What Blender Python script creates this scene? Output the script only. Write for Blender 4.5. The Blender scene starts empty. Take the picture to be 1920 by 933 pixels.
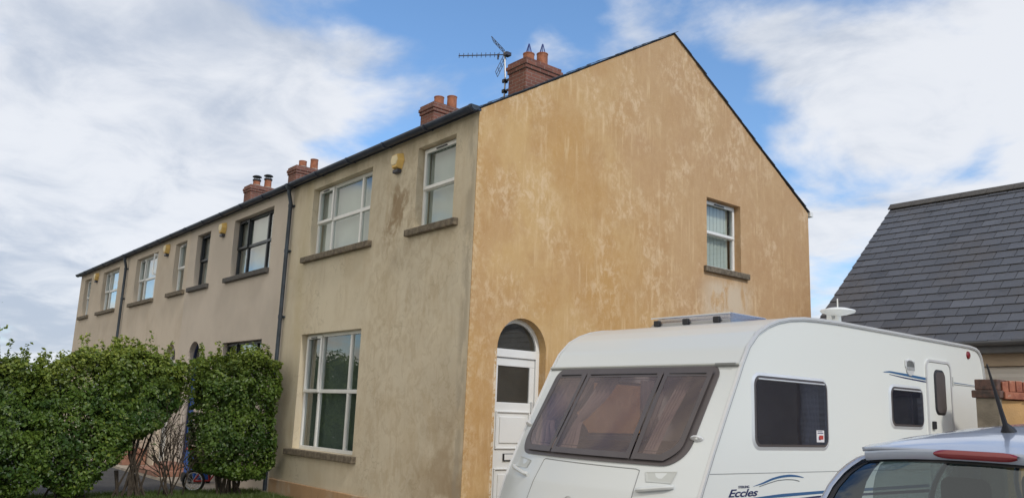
import bpy, bmesh, math, random
import numpy as np
from mathutils import Vector, Matrix, noise as mnoise
from mathutils.geometry import tessellate_polygon
random.seed(7); rng = np.random.default_rng(7)
sc = bpy.context.scene
COL = sc.collection
rad = math.radians

# ------------------------------------------------------------------ camera
cam = bpy.data.cameras.new('camera'); camo = bpy.data.objects.new('camera', cam); COL.objects.link(camo)
cam.sensor_width = 36; cam.lens = 36*1566.77/1920; cam.clip_end = 20000; cam.clip_start = .05
yaw, pitch, roll = rad(51.136), rad(11.058), rad(2.24)
fw = Vector((-math.sin(yaw)*math.cos(pitch), math.cos(yaw)*math.cos(pitch), math.sin(pitch)))
r0 = Vector((math.cos(yaw), math.sin(yaw), 0)); u0_ = r0.cross(fw)
rt = r0*math.cos(roll)+u0_*math.sin(roll); up = -r0*math.sin(roll)+u0_*math.cos(roll)
m = Matrix((rt, up, -fw)).transposed().to_4x4(); m.translation = (8.6055, -6.2779, 1.6)
camo.matrix_world = m
sc.camera = camo

# ------------------------------------------------------------------ light
SUN_EL, SUN_AZ = 42, 97            # azimuth clockwise from +Y
sun = bpy.data.lights.new('sun', 'SUN'); sun.energy = 1.85; sun.angle = rad(6); sun.color = (1, .93, .82)
suno = bpy.data.objects.new('sun', sun); COL.objects.link(suno)
sd = Vector((math.sin(rad(SUN_AZ))*math.cos(rad(SUN_EL)), math.cos(rad(SUN_AZ))*math.cos(rad(SUN_EL)), math.sin(rad(SUN_EL))))
suno.rotation_euler = sd.to_track_quat('Z', 'Y').to_euler()
sc.view_settings.view_transform = 'Standard'; sc.view_settings.look = 'None'
sc.view_settings.exposure = 0.0; sc.view_settings.gamma = 1

W = bpy.data.worlds.new('World'); sc.world = W; W.use_nodes = True
nt = W.node_tree; nt.nodes.clear(); L = nt.links
def wn(t, **k):
    n = nt.nodes.new(t)
    for a, b in k.items(): setattr(n, a, b)
    return n
def wmath(op, a, b=None, clamp=False):
    n = wn('ShaderNodeMath', operation=op, use_clamp=clamp)
    for i, v in enumerate((a, b)):
        if v is None: continue
        if isinstance(v, (int, float)): n.inputs[i].default_value = v
        else: L.new(v, n.inputs[i])
    return n.outputs[0]
tc = wn('ShaderNodeTexCoord'); DIR = tc.outputs['Generated']
sky = wn('ShaderNodeTexSky', sky_type='NISHITA'); sky.sun_disc = False
sky.sun_elevation = rad(SUN_EL); sky.sun_rotation = rad(SUN_AZ); sky.air_density = 1.0; sky.dust_density = .6; sky.ozone_density = 1.5
sep = wn('ShaderNodeSeparateXYZ'); L.new(DIR, sep.inputs[0])
zz = wmath('ADD', wmath('MAXIMUM', sep.outputs[2], 0.0), .22)
cmb = wn('ShaderNodeCombineXYZ')
L.new(wmath('DIVIDE', sep.outputs[0], zz), cmb.inputs[0]); L.new(wmath('DIVIDE', sep.outputs[1], zz), cmb.inputs[1])
def wnoise(scale, detail, rough, dist=0, off=(0, 0, 0)):
    mp = wn('ShaderNodeMapping'); mp.inputs['Location'].default_value = off
    L.new(cmb.outputs[0], mp.inputs[0])
    n = wn('ShaderNodeTexNoise'); n.inputs['Scale'].default_value = scale; n.inputs['Detail'].default_value = detail
    n.inputs['Roughness'].default_value = rough; n.inputs['Distortion'].default_value = dist
    L.new(mp.outputs[0], n.inputs['Vector']); return n.outputs['Fac']
n1 = wmath('ADD', wmath('MULTIPLY', wmath('SUBTRACT', wnoise(2.1, 9, .52, .25, (3.1, 1.7, 0)), .5), 2.1), .43); n2 = wnoise(.9, 5, .5, .3, (8, 2, 4)); n3 = wnoise(4.2, 8, .58, .4, (1, 9, 2))
# where the cloud banks stand in the sky: direction, angular radii (inner, outer) in degrees, weight
banks = [((-.95, .17, .25), 5, 19, .36), ((-.97, .20, .10), 8, 16, .26), ((-.85, .42, .24), 2, 12, .22),
         ((-.38, .89, .22), 5, 17, .30), ((-.46, .79, .37), 1, 8, .22), ((-.32, .86, .40), 2, 7, .12), ((-.90, .24, .38), 4, 12, .12), ((-.80, .44, .41), 1, 8, .10),
         ((-.66, .60, .43), 5, 15, -.20), ((-.865, .33, .39), 1, 6, -.16), ((-.50,.79,.33),1,5,-.12), ((.3, -.9, .3), 40, 80, .3), ((-.5, -.8, .4), 30, 60, .3)]
cov = n1
for d, a, b, w in banks:
    v = Vector(d).normalized()
    dp = wn('ShaderNodeVectorMath', operation='DOT_PRODUCT'); L.new(DIR, dp.inputs[0]); dp.inputs[1].default_value = v
    mr = wn('ShaderNodeMapRange', interpolation_type='SMOOTHSTEP')
    mr.inputs['From Min'].default_value = math.cos(rad(b)); mr.inputs['From Max'].default_value = math.cos(rad(a))
    mr.inputs['To Max'].default_value = w; L.new(dp.outputs['Value'], mr.inputs[0])
    cov = wmath('ADD', cov, mr.outputs[0])
cov = wmath('ADD', cov, wmath('MULTIPLY', wmath('SUBTRACT', n3, .5), .25))
mk = wn('ShaderNodeMapRange', interpolation_type='SMOOTHSTEP'); L.new(cov, mk.inputs[0])
mk.inputs['From Min'].default_value = .36; mk.inputs['From Max'].default_value = .74
shade = wn('ShaderNodeMapRange', interpolation_type='SMOOTHSTEP'); sh_ = wmath('ADD', wmath('MULTIPLY', n2, .5), wmath('MULTIPLY', n3, .5))
for d, a, b, w in (((-.38, .89, .27), 3, 16, .13), ((-.99, .15, .08), 4, 16, .02), ((-.93, .2, .36), 3, 12, -.03)):
    v = Vector(d).normalized(); dp = wn('ShaderNodeVectorMath', operation='DOT_PRODUCT'); L.new(DIR, dp.inputs[0]); dp.inputs[1].default_value = v
    mr = wn('ShaderNodeMapRange', interpolation_type='SMOOTHSTEP'); mr.inputs['From Min'].default_value = math.cos(rad(b)); mr.inputs['From Max'].default_value = math.cos(rad(a)); mr.inputs['To Max'].default_value = w
    L.new(dp.outputs['Value'], mr.inputs[0]); sh_ = wmath('ADD', sh_, mr.outputs[0])
L.new(sh_, shade.inputs[0])
shade.inputs['From Min'].default_value = .38; shade.inputs['From Max'].default_value = .62
cc = wn('ShaderNodeMix', data_type='RGBA'); L.new(shade.outputs[0], cc.inputs['Factor'])
cc.inputs['A'].default_value = (.50, .565, .68, 1); cc.inputs['B'].default_value = (.84, .865, .915, 1)
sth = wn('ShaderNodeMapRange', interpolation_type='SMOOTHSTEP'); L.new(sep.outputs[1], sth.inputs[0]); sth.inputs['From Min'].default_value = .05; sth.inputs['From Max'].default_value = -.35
c2_ = wn('ShaderNodeMix', data_type='RGBA'); L.new(sth.outputs[0], c2_.inputs['Factor']); L.new(cc.outputs['Result'], c2_.inputs['A']); c2_.inputs['B'].default_value = (1.0, .93, .82, 1); cc = c2_  # warm-white clouds added out of view behind the camera to warm the fronts
sk = wn('ShaderNodeMix', data_type='RGBA', blend_type='MULTIPLY'); sk.inputs['Factor'].default_value = 1
L.new(sky.outputs[0], sk.inputs['A']); sk.inputs['B'].default_value = (.135, .158, .175, 1)
sk2 = wn('ShaderNodeMix', data_type='RGBA', blend_type='ADD'); sk2.inputs['Factor'].default_value = 1
L.new(sk.outputs['Result'], sk2.inputs['A']); sk2.inputs['B'].default_value = (.005, .03, .075, 1)
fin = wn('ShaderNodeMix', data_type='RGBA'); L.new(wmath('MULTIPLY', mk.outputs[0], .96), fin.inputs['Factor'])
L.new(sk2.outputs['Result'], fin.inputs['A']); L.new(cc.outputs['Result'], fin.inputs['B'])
sc10 = wn('ShaderNodeMix', data_type='RGBA', blend_type='MULTIPLY'); sc10.inputs['Factor'].default_value = 1
L.new(fin.outputs['Result'], sc10.inputs['A']); sc10.inputs['B'].default_value = (10, 10, 10, 1); sc10.clamp_result = False
bg = wn('ShaderNodeBackground'); L.new(sc10.outputs['Result'], bg.inputs[0]); bg.inputs[1].default_value = .1
out = wn('ShaderNodeOutputWorld'); L.new(bg.outputs[0], out.inputs[0])

# ------------------------------------------------------------------ materials
class M:
    def __init__(s, name, col=(.5, .5, .5), rough=.6, metal=0, **k):
        s.m = bpy.data.materials.new(name); s.m.use_nodes = True; s.t = s.m.node_tree
        s.b = s.t.nodes['Principled BSDF']; s.out = s.t.nodes['Material Output']
        s.b.inputs['Base Color'].default_value = (*col, 1); s.b.inputs['Roughness'].default_value = rough
        s.b.inputs['Metallic'].default_value = metal
        for a, b in k.items(): s.b.inputs[a.replace('_', ' ')].default_value = b
        s._pos = None
    def n(s, t, **k):
        n = s.t.nodes.new(t)
        for a, b in k.items(): setattr(n, a, b)
        return n
    def link(s, a, b): s.t.links.new(a, b)
    def pos(s, scale=(1, 1, 1), obj=False):
        if obj: src = s.n('ShaderNodeTexCoord').outputs['Object']
        else: src = s.n('ShaderNodeNewGeometry').outputs['Position']
        mp = s.n('ShaderNodeMapping'); mp.inputs['Scale'].default_value = scale; s.link(src, mp.inputs[0]); return mp.outputs[0]
    def noise(s, scale, detail=4, rough=.55, sc3=(1, 1, 1), dist=0, off=0):
        n = s.n('ShaderNodeTexNoise'); n.inputs['Scale'].default_value = scale; n.inputs['Detail'].default_value = detail
        n.inputs['Roughness'].default_value = rough; n.inputs['Distortion'].default_value = dist
        p = s.pos(sc3)
        if off:
            a = s.n('ShaderNodeVectorMath', operation='ADD'); s.link(p, a.inputs[0]); a.inputs[1].default_value = (off, off*1.3, off*.7); p = a.outputs[0]
        s.link(p, n.inputs['Vector']); return n.outputs['Fac']
    def rng(s, v, a, b, c=0., d=1.):
        n = s.n('ShaderNodeMapRange', interpolation_type='SMOOTHSTEP'); s.link(v, n.inputs[0])
        for i, x in zip(('From Min', 'From Max', 'To Min', 'To Max'), (a, b, c, d)): n.inputs[i].default_value = x
        return n.outputs[0]
    def math(s, op, a, b=0.):
        n = s.n('ShaderNodeMath', operation=op)
        for i, v in enumerate((a, b)):
            if isinstance(v, (int, float)): n.inputs[i].default_value = v
            else: s.link(v, n.inputs[i])
        return n.outputs[0]
    def mix(s, f, a, b, mode='MIX'):
        n = s.n('ShaderNodeMix', data_type='RGBA', blend_type=mode)
        for k, v in (('Factor', f), ('A', a), ('B', b)):
            if isinstance(v, (int, float)): n.inputs[k].default_value = v
            elif isinstance(v, tuple): n.inputs[k].default_value = (*v, 1) if len(v) == 3 else v
            else: s.link(v, n.inputs[k])
        return n.outputs['Result']
    def col(s, v): s.link(v, s.b.inputs['Base Color']); return s
    def bump(s, h, strength=.3, dist=.02):
        n = s.n('ShaderNodeBump'); n.inputs['Strength'].default_value = strength; n.inputs['Distance'].default_value = dist
        s.link(h, n.inputs['Height']); s.link(n.outputs[0], s.b.inputs['Normal']); return s

MAT = {}
def simple(name, col, rough=.6, metal=0, var=.12, vs=3., bump=0., **k):
    a = M(name, col, rough, metal, **k)
    if var:
        f = a.noise(vs, 5); f = a.rng(f, .3, .7)
        c2 = tuple(min(1, c*(1-var)) for c in col)
        a.col(a.mix(f, col, c2))
        if not metal: a.link(a.rng(a.noise(vs*2.3, 3), .3, .7, rough*.85, min(1, rough*1.15)), a.b.inputs['Roughness'])
    if bump: a.bump(a.noise(60, 4), bump, .01)
    MAT[name] = a.m; return a.m

# ochre painted render of the gable
a = M('ochre_render', rough=.93)
c = a.mix(a.rng(a.noise(.55, 4, off=3), .35, .68), (.495, .290, .104), (.462, .274, .118))
c = a.mix(a.rng(a.noise(.9, 6, .6, (1, 1, .8), .3, 9), .42, .62), c, (.545, .355, .155))
gs = a.n('ShaderNodeSeparateXYZ'); a.link(a.pos(), gs.inputs[0])
X_, Y_, Z_ = gs.outputs
pk = a.rng(a.math('ADD', a.math('ADD', Y_, a.math('MULTIPLY', Z_, .55)), a.math('MULTIPLY', a.noise(1.1, 4), 2.2)), 5.0, 9.0, 0, .75)
c = a.mix(pk, c, (.455, .29, .168))
# pale washed patches with ragged drips
pt = a.math('MULTIPLY', a.rng(a.noise(1.05, 4, .6, (1, 1, .9), .4, 21), .42, .62), a.rng(a.noise(7.5, 10, .78, (1.2, 1.2, .8), .35, 5), .46, .60))
c = a.mix(a.math('MULTIPLY', pt, .55), c, (.74, .58, .40))
st = a.math('MULTIPLY', a.rng(a.noise(11, 4, .7, (1, 1, .07), .2, 2), .52, .70), a.rng(a.noise(1.3, 3, .5, (1, 1, 1.4), 0, 13), .42, .6))
c = a.mix(a.math('MULTIPLY', st, .55), c, (.72, .55, .34))
mo = a.rng(a.noise(4.2, 9, .78, (1.1, 1.1, .8), .5, 61), .3, .7); c = a.mix(a.math('MULTIPLY', mo, .28), c, (.64, .45, .255)); mo2 = a.rng(a.noise(13, 8, .8, (1, 1, .7), .4, 71), .52, .68); c = a.mix(a.math('MULTIPLY', mo2, .22), c, (.68, .52, .34))
dk = a.math('MULTIPLY', a.rng(a.noise(5, 7, .75, (1, 1, .4), .3, 41), .48, .72), .32)
c = a.mix(dk, c, (.40, .235, .095))
# speckle of chips
sp = a.rng(a.noise(38, 2, .6, off=7), .71, .76); c = a.mix(a.math('MULTIPLY', sp, .7), c, (.72, .60, .42))
# pinkish weathering towards the back and top, grey wash stain under the window
mw = a.rng(a.math('ABSOLUTE', a.math('SUBTRACT', Y_, 5.35)), .9, .25); mz = a.math('MULTIPLY', a.rng(Z_, 2.2, 3.2), a.rng(Z_, 4.05, 3.75))
wst = a.math('MULTIPLY', a.math('MULTIPLY', mw, mz), a.rng(a.noise(3.6, 7, .7, (1, 1, .6), .5, 3), .36, .52))
c = a.mix(a.math('MULTIPLY', wst, .9), c, (.60, .50, .38))
# flaked paint at the corner edge and by the door
ed = a.math('MULTIPLY', a.rng(Y_, .16, .0), a.rng(a.noise(16, 4, .7), .45, .6)); c = a.mix(a.math('MULTIPLY', ed, .6), c, (.66, .50, .30))
ed = a.math('MULTIPLY', a.math('MULTIPLY', a.rng(a.math('ABSOLUTE', a.math('SUBTRACT', Y_, .445)), .035, .0), a.rng(Z_, 2.5, 2.3)), a.rng(a.noise(22, 4, .7), .45, .55)); c = a.mix(a.math('MULTIPLY', ed, .8), c, (.75, .68, .55))
a.col(c); a.bump(a.math('ADD', a.noise(85, 5, .7), a.math('MULTIPLY', a.noise(9, 4), .8)), .35, .012); MAT['ochre'] = a.m

def dirty_wall(name, base, stain, stain2, cracks=.5, streak=.5, k=0):
    a = M(name, base, .94)
    c = a.mix(a.rng(a.noise(.8, 5, .6, off=k+2), .35, .65), base, tuple(x*.88 for x in base))
    f = a.math('MULTIPLY', a.rng(a.noise(1.5, 6, .66, (1, 1, .7), .6, k+11), .45, .68), streak)
    c = a.mix(f, c, stain)
    f = a.math('MULTIPLY', a.math('MULTIPLY', a.rng(a.noise(9, 4, .7, (1, 1, .1), .25, k+4), .48, .7), a.rng(a.noise(1.2, 3, off=k+8), .4, .6)), streak*.8)
    c = a.mix(f, c, stain2)
    f = a.math('MULTIPLY', a.rng(a.noise(26, 4, .7, (1, 1, .8), .4, k+5), .5, .68), .20)
    c = a.mix(f, c, stain)
    if cracks:
        vo = a.n('ShaderNodeTexVoronoi', feature='DISTANCE_TO_EDGE'); vo.inputs['Scale'].default_value = 2.6
        nv = a.n('ShaderNodeTexNoise'); nv.inputs['Scale'].default_value = 2.5; nv.inputs['Detail'].default_value = 6; a.link(a.pos(), nv.inputs['Vector'])
        ad = a.n('ShaderNodeVectorMath', operation='MULTIPLY_ADD'); a.link(nv.outputs['Color'], ad.inputs[0]); ad.inputs[1].default_value = (.9, .9, .9); a.link(a.pos((1, 1, .8)), ad.inputs[2])
        a.link(ad.outputs[0], vo.inputs['Vector'])
        cr = a.math('MULTIPLY', a.rng(vo.outputs['Distance'], .03, .004), a.rng(a.noise(1.0, 4, off=k+17), .45, .6))
        c = a.mix(a.math('MULTIPLY', cr, cracks), c, tuple(x*.72 for x in stain))
    return a, c
a, c = dirty_wall('grey_render', (.63, .56, .43), (.53, .45, .32), (.48, .39, .27), .5, .75)
gs = a.n('ShaderNodeSeparateXYZ'); a.link(a.pos(), gs.inputs[0]); X_, Y_, Z_ = gs.outputs
# brown run-off under the alarm and window ends, darker brown under the gutter, damp brown foot at the corner
cm = a.math('MULTIPLY', a.rng(a.math('ABSOLUTE', a.math('ADD', X_, 1.6)), 1.7, .7), a.rng(a.noise(5.5, 8, .72, (1, 1, .75), .8, 33), .46, .60)); c = a.mix(a.math('MULTIPLY', cm, .32), c, (.37, .285, .175))
b1 = a.math('MULTIPLY', a.rng(a.math('ABSOLUTE', a.math('ADD', X_, 1.95)), .65, .1), a.math('MULTIPLY', a.rng(Z_, 3.4, 4.3), a.rng(Z_, 5.1, 4.7)))
b1 = a.math('MULTIPLY', b1, a.rng(a.noise(3.4, 5, .65, (1, 1, .55), .5, 6), .42, .6)); c = a.mix(a.math('MULTIPLY', b1, .8), c, (.25, .165, .085))
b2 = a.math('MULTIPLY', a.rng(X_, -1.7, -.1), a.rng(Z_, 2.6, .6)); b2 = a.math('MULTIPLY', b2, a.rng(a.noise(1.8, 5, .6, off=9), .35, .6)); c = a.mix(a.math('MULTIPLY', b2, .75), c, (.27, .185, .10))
b3 = a.math('MULTIPLY', a.rng(Z_, 5.05, 5.45), a.rng(a.noise(2.2, 4, .6, (1, 1, .5)), .35, .65)); c = a.mix(a.math('MULTIPLY', b3, .55), c, (.30, .245, .165))
b4 = a.math('MULTIPLY', a.rng(a.math('ABSOLUTE', a.math('ADD', X_, 5.1)), .35, .05), a.rng(a.noise(2.2, 4, .6, (1, 1, .4)), .35, .55)); c = a.mix(a.math('MULTIPLY', b4, .35), c, (.50, .42, .25))
b5 = a.math('MULTIPLY', a.rng(a.math('ABSOLUTE', a.math('ADD', X_, .12)), .14, .02), a.rng(a.noise(6, 4, .6, (1, 1, .3)), .4, .55)); c = a.mix(a.math('MULTIPLY', b5, .6), c, (.33, .285, .22))
a.col(c); a.bump(a.math('ADD', a.noise(90, 5, .7), a.math('MULTIPLY', a.noise(7, 4), .8)), .3, .012); MAT['grey_render'] = a.m
for nm, b, s_, st_, k in (('taupe_render', (.60, .53, .455), (.53, .455, .38), .25, 30), ('beige_render', (.62, .54, .445), (.50, .415, .32), .5, 50), ('beige_render_far', (.60, .52, .425), (.48, .40, .31), .45, 70)):
    a, c = dirty_wall(nm, b, s_, s_, 0, st_, k); a.col(c); a.bump(a.noise(90, 5, .7), .25, .01); MAT[nm] = a.m
a, c = dirty_wall('plinth', (.42, .26, .14), (.45, .36, .27), (.25, .17, .10), .3, .9, 90); a.col(c); MAT['plinth'] = a.m

# brick
def brick(name, c1, c2, mortar, s=1.):
    a = M(name, c1, .88)
    g = a.n('ShaderNodeSeparateXYZ'); a.link(a.pos(), g.inputs[0]); cb = a.n('ShaderNodeCombineXYZ')
    a.link(a.math('ADD', g.outputs[0], g.outputs[1]), cb.inputs[0]); a.link(g.outputs[2], cb.inputs[1])
    b = a.n('ShaderNodeTexBrick'); a.link(cb.outputs[0], b.inputs['Vector']); b.inputs['Scale'].default_value = 1
    b.inputs['Brick Width'].default_value = .225*s; b.inputs['Row Height'].default_value = .075*s; b.inputs['Mortar Size'].default_value = .006*s; b.inputs['Mortar Smooth'].default_value = .3
    b.inputs['Color1'].default_value = (*c1, 1); b.inputs['Color2'].default_value = (*c2, 1); b.inputs['Mortar'].default_value = (*mortar, 1)
    c = a.mix(a.rng(a.noise(14, 4), .4, .7, 0, .35), b.outputs['Color'], tuple(x*.5 for x in c1)); a.col(c)
    a.bump(a.math('SUBTRACT', 1., b.outputs['Fac']), .6, .01); MAT[name] = a.m
brick('chimney_brick', (.25, .10, .07), (.16, .065, .05), (.29, .23, .20))
a = M('coping_brick', (.33, .12, .075), .85); c = a.mix(a.rng(a.noise(5, 5, .65), .4, .62), (.38, .15, .09), (.25, .085, .055)); c = a.mix(a.rng(a.noise(17, 4), .6, .7, 0, .5), c, (.52, .40, .32)); a.col(c); a.bump(a.noise(50, 4), .5, .01); MAT['coping_brick'] = a.m
a = M('dark_coping', (.1, .07, .06), .9); c = a.mix(a.rng(a.noise(9, 5, .65), .4, .62), (.13, .075, .06), (.06, .045, .04)); a.col(c); a.bump(a.noise(50, 4), .5, .01); MAT['dark_coping'] = a.m

# slate with a value per slate
def slate(name, base, warm, attr=True):
    a = M(name, base, .62)
    if attr:
        at = a.n('ShaderNodeAttribute'); at.attribute_name = 'tone'
        c = a.mix(at.outputs['Fac'], tuple(x*.72 for x in base), tuple(x*1.28 for x in base))
    else: c = a.mix(a.rng(a.noise(5, 4), .3, .7), base, tuple(x*.7 for x in base))
    c = a.mix(a.math('MULTIPLY', a.rng(a.noise(.9, 6, .6, off=4), .46, .68), .5), c, warm)
    c = a.mix(a.math('MULTIPLY', a.rng(a.noise(13, 5, .7, off=8), .55, .75), .35), c, tuple(x*1.8 for x in base))
    c = a.mix(a.math('MULTIPLY', a.rng(a.noise(3, 5, .7, off=18), .55, .72), .45), c, tuple(x*.45 for x in base))
    a.col(c); a.bump(a.noise(30, 5), .35, .008); MAT[name] = a.m
slate('slate', (.098, .106, .126), (.105, .10, .10)); slate('slate_house', (.06, .065, .078), (.075, .07, .066), False)

simple('stone_sill', (.20, .165, .12), .9, var=.55, vs=14, bump=.6)
simple('grey_sill', (.10, .095, .09), .85, var=.3, vs=12, bump=.3)
simple('white_upvc', (.80, .81, .80), .35, var=.06); simple('black_upvc', (.018, .022, .028), .4, var=.2)
simple('gutter', (.034, .048, .082), .42, var=.35, vs=6); simple('downpipe', (.040, .055, .075), .45, var=.5, vs=7)
simple('terracotta', (.40, .155, .085), .85, var=.35, vs=9, bump=.3); simple('dark_metal', (.03, .03, .035), .5, .3, var=.2)
simple('alarm_yellow', (.78, .52, .16), .5, var=.12); simple('alarm_pale', (.80, .68, .42), .5, var=.1); simple('alarm_dark', (.06, .06, .075), .5)
simple('blue_metal', (.05, .08, .28), .45, .4, var=.2); simple('aerial_metal', (.09, .09, .11), .45, .6, var=.2); simple('mast_metal', (.42, .43, .45), .4, .8, var=.2)
simple('blind', (.64, .665, .63), .9, var=.08); simple('blind_dark', (.13, .16, .14), .9, var=.1); simple('room_dark', (.04, .04, .045), .9)
simple('brown_interior', (.28, .19, .14), .7, var=.2); simple('curtain', (.46, .42, .40), .95, var=.15, vs=8); simple('seat_cloth', (.20, .15, .12), .95, var=.2)
simple('timber_blue', (.02, .10, .42), .5); simple('navy', (.015, .03, .10), .4)
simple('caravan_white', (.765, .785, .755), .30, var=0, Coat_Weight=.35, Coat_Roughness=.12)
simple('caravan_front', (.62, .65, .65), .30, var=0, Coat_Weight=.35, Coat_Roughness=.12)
simple('trim_silver', (.70, .71, .72), .35, .25, var=.05); simple('rubber', (.018, .018, .022), .55, var=.2); simple('window_rubber', (.09, .078, .08), .4, var=.15)
simple('trim_pale', (.50, .52, .50), .4, var=.05); simple('seam', (.25, .26, .26), .7, var=0)
simple('decal_navy', (.010, .022, .10), .35, var=0); simple('decal_blue', (.030, .115, .26), .35, var=0); simple('decal_grey', (.12, .14, .15), .35, var=0)
simple('lamp_clear', (.68, .70, .68), .2, var=.05); simple('lamp_red', (.20, .010, .018), .2, var=.1, Coat_Weight=1)
simple('tyre', (.02, .02, .02), .85); simple('alloy', (.45, .46, .48), .35, .7)
simple('sticker_white', (.75, .72, .72), .5, var=0); simple('sticker_red', (.45, .05, .04), .5, var=0)
simple('garage_door', (.70, .70, .68), .5, var=.06, vs=2); simple('garage_wall', (.60, .50, .385), .93, var=.2, vs=2, bump=.3); simple('fascia', (.11, .12, .135), .5, var=.2)
simple('pier_render', (.30, .255, .195), .95, var=.4, vs=5, bump=.4); simple('wall_ochre', (.52, .32, .14), .93, var=.25, vs=3, bump=.4)
simple('bark', (.075, .058, .042), .95, var=.5, vs=20, bump=.5); simple('bike_red', (.5, .03, .03), .35); simple('bike_white', (.75, .75, .75), .35)
a = M('car_paint', (.38, .45, .58), .30, .30, Coat_Weight=1., Coat_Roughness=.06); c = a.mix(a.rng(a.noise(900, 1), .4, .6), (.36, .43, .565), (.44, .50, .63)); a.col(c); MAT['car_paint'] = a.m
simple('car_trim', (.045, .032, .028), .3, var=.1, Coat_Weight=.6); simple('car_interior', (.035, .037, .042), .9)
a = M('asphalt', (.05, .05, .052), .95); c = a.mix(a.rng(a.noise(1.5, 6, .6), .35, .65), (.055, .055, .058), (.038, .038, .041)); c = a.mix(a.rng(a.noise(150, 2), .5, .7, 0, .5), c, (.11, .11, .11)); a.col(c); a.bump(a.noise(160, 3), .5, .01); MAT['asphalt'] = a.m
a = M('field', (.06, .09, .03), .95); c = a.mix(a.rng(a.noise(.03, 5), .4, .6), (.06, .095, .03), (.09, .10, .045)); a.col(c); MAT['field'] = a.m
simple('concrete', (.40, .35, .29), .92, var=.3, vs=4, bump=.4); simple('brick_paving', (.33, .17, .12), .92, var=.35, vs=8, bump=.4); simple('hill', (.045, .06, .045), 1., var=.35, vs=.01)

def glass(name, tint, ior=1.5, glossy=(.95, .97, 1), mul=1., base=0., haze=0., hc=(.3, .3, .3)):
    a = M(name); t = a.t; t.nodes.remove(a.b)
    tr = a.n('ShaderNodeBsdfTransparent'); tr.inputs[0].default_value = (*tint, 1)
    gl = a.n('ShaderNodeBsdfGlossy'); gl.inputs[0].default_value = (*glossy, 1); gl.inputs['Roughness'].default_value = .02
    fr = a.n('ShaderNodeLayerWeight'); fr.inputs['Blend'].default_value = .5; sch = a.math('ADD', a.math('MULTIPLY', a.math('POWER', fr.outputs['Facing'], 5.), .95), .045)
    f = a.math('ADD', a.math('MULTIPLY', sch, mul), base)
    bp = a.n('ShaderNodeBump'); bp.inputs['Strength'].default_value = .03; bp.inputs['Distance'].default_value = .02; a.link(a.noise(2.5, 2), bp.inputs['Height']); a.link(bp.outputs[0], gl.inputs['Normal'])
    mx = a.n('ShaderNodeMixShader'); a.link(f, mx.inputs[0]); a.link(tr.outputs[0], mx.inputs[1]); a.link(gl.outputs[0], mx.inputs[2])
    if haze:
        df = a.n('ShaderNodeBsdfDiffuse'); df.inputs[0].default_value = (*hc, 1); m2 = a.n('ShaderNodeMixShader'); a.link(a.rng(a.noise(1.8, 4, .6), .2, .8, haze*.7, haze*1.3), m2.inputs[0]); a.link(tr.outputs[0], m2.inputs[1]); a.link(df.outputs[0], m2.inputs[2]); a.link(m2.outputs[0], mx.inputs[1])
    a.link(mx.outputs[0], a.out.inputs[0]); MAT[name] = a.m
glass('house_glass', (.80, .86, .85), 1.52, mul=1.6, base=.04); glass('dark_glass', (.42, .46, .45), 1.5, mul=1.2, base=.0, haze=.5, hc=(.085, .083, .075))
glass('acrylic', (.58, .50, .49), 1.45, (.85, .78, .76), 1.1, .015, .26, (.31, .245, .235)); glass('acrylic_side', (.26, .28, .36), 1.45, (.62, .72, .95), 1., .04, .3, (.055, .06, .085))
glass('car_glass', (.30, .37, .375), 1.5, (.80, .90, 1), 1.15, .05); glass('cover_glass', (.62, .62, .66), 1.5, (1, 1, 1), 1.6, .12)

def leafmat(name, ca, cb, ct):
    a = M(name, ca, .42, Specular_IOR_Level=.45)
    at = a.n('ShaderNodeAttribute'); at.attribute_name = 'tone'
    c = a.mix(at.outputs['Fac'], ca, cb)
    at2 = a.n('ShaderNodeAttribute'); at2.attribute_name = 'fresh'
    c = a.mix(at2.outputs['Fac'], c, ct); a.col(c)
    tl = a.n('ShaderNodeBsdfTranslucent'); a.link(a.mix(.5, c, (.25, .35, .04), 'MIX'), tl.inputs[0])
    mx = a.n('ShaderNodeMixShader'); mx.inputs[0].default_value = .28; a.link(a.b.outputs[0], mx.inputs[1]); a.link(tl.outputs[0], mx.inputs[2]); a.link(mx.outputs[0], a.out.inputs[0]); MAT[name] = a.m
leafmat('leaf', (.035, .08, .015), (.125, .20, .032), (.36, .40, .07)); leafmat('grass', (.04, .085, .02), (.075, .13, .03), (.14, .16, .05))

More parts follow.
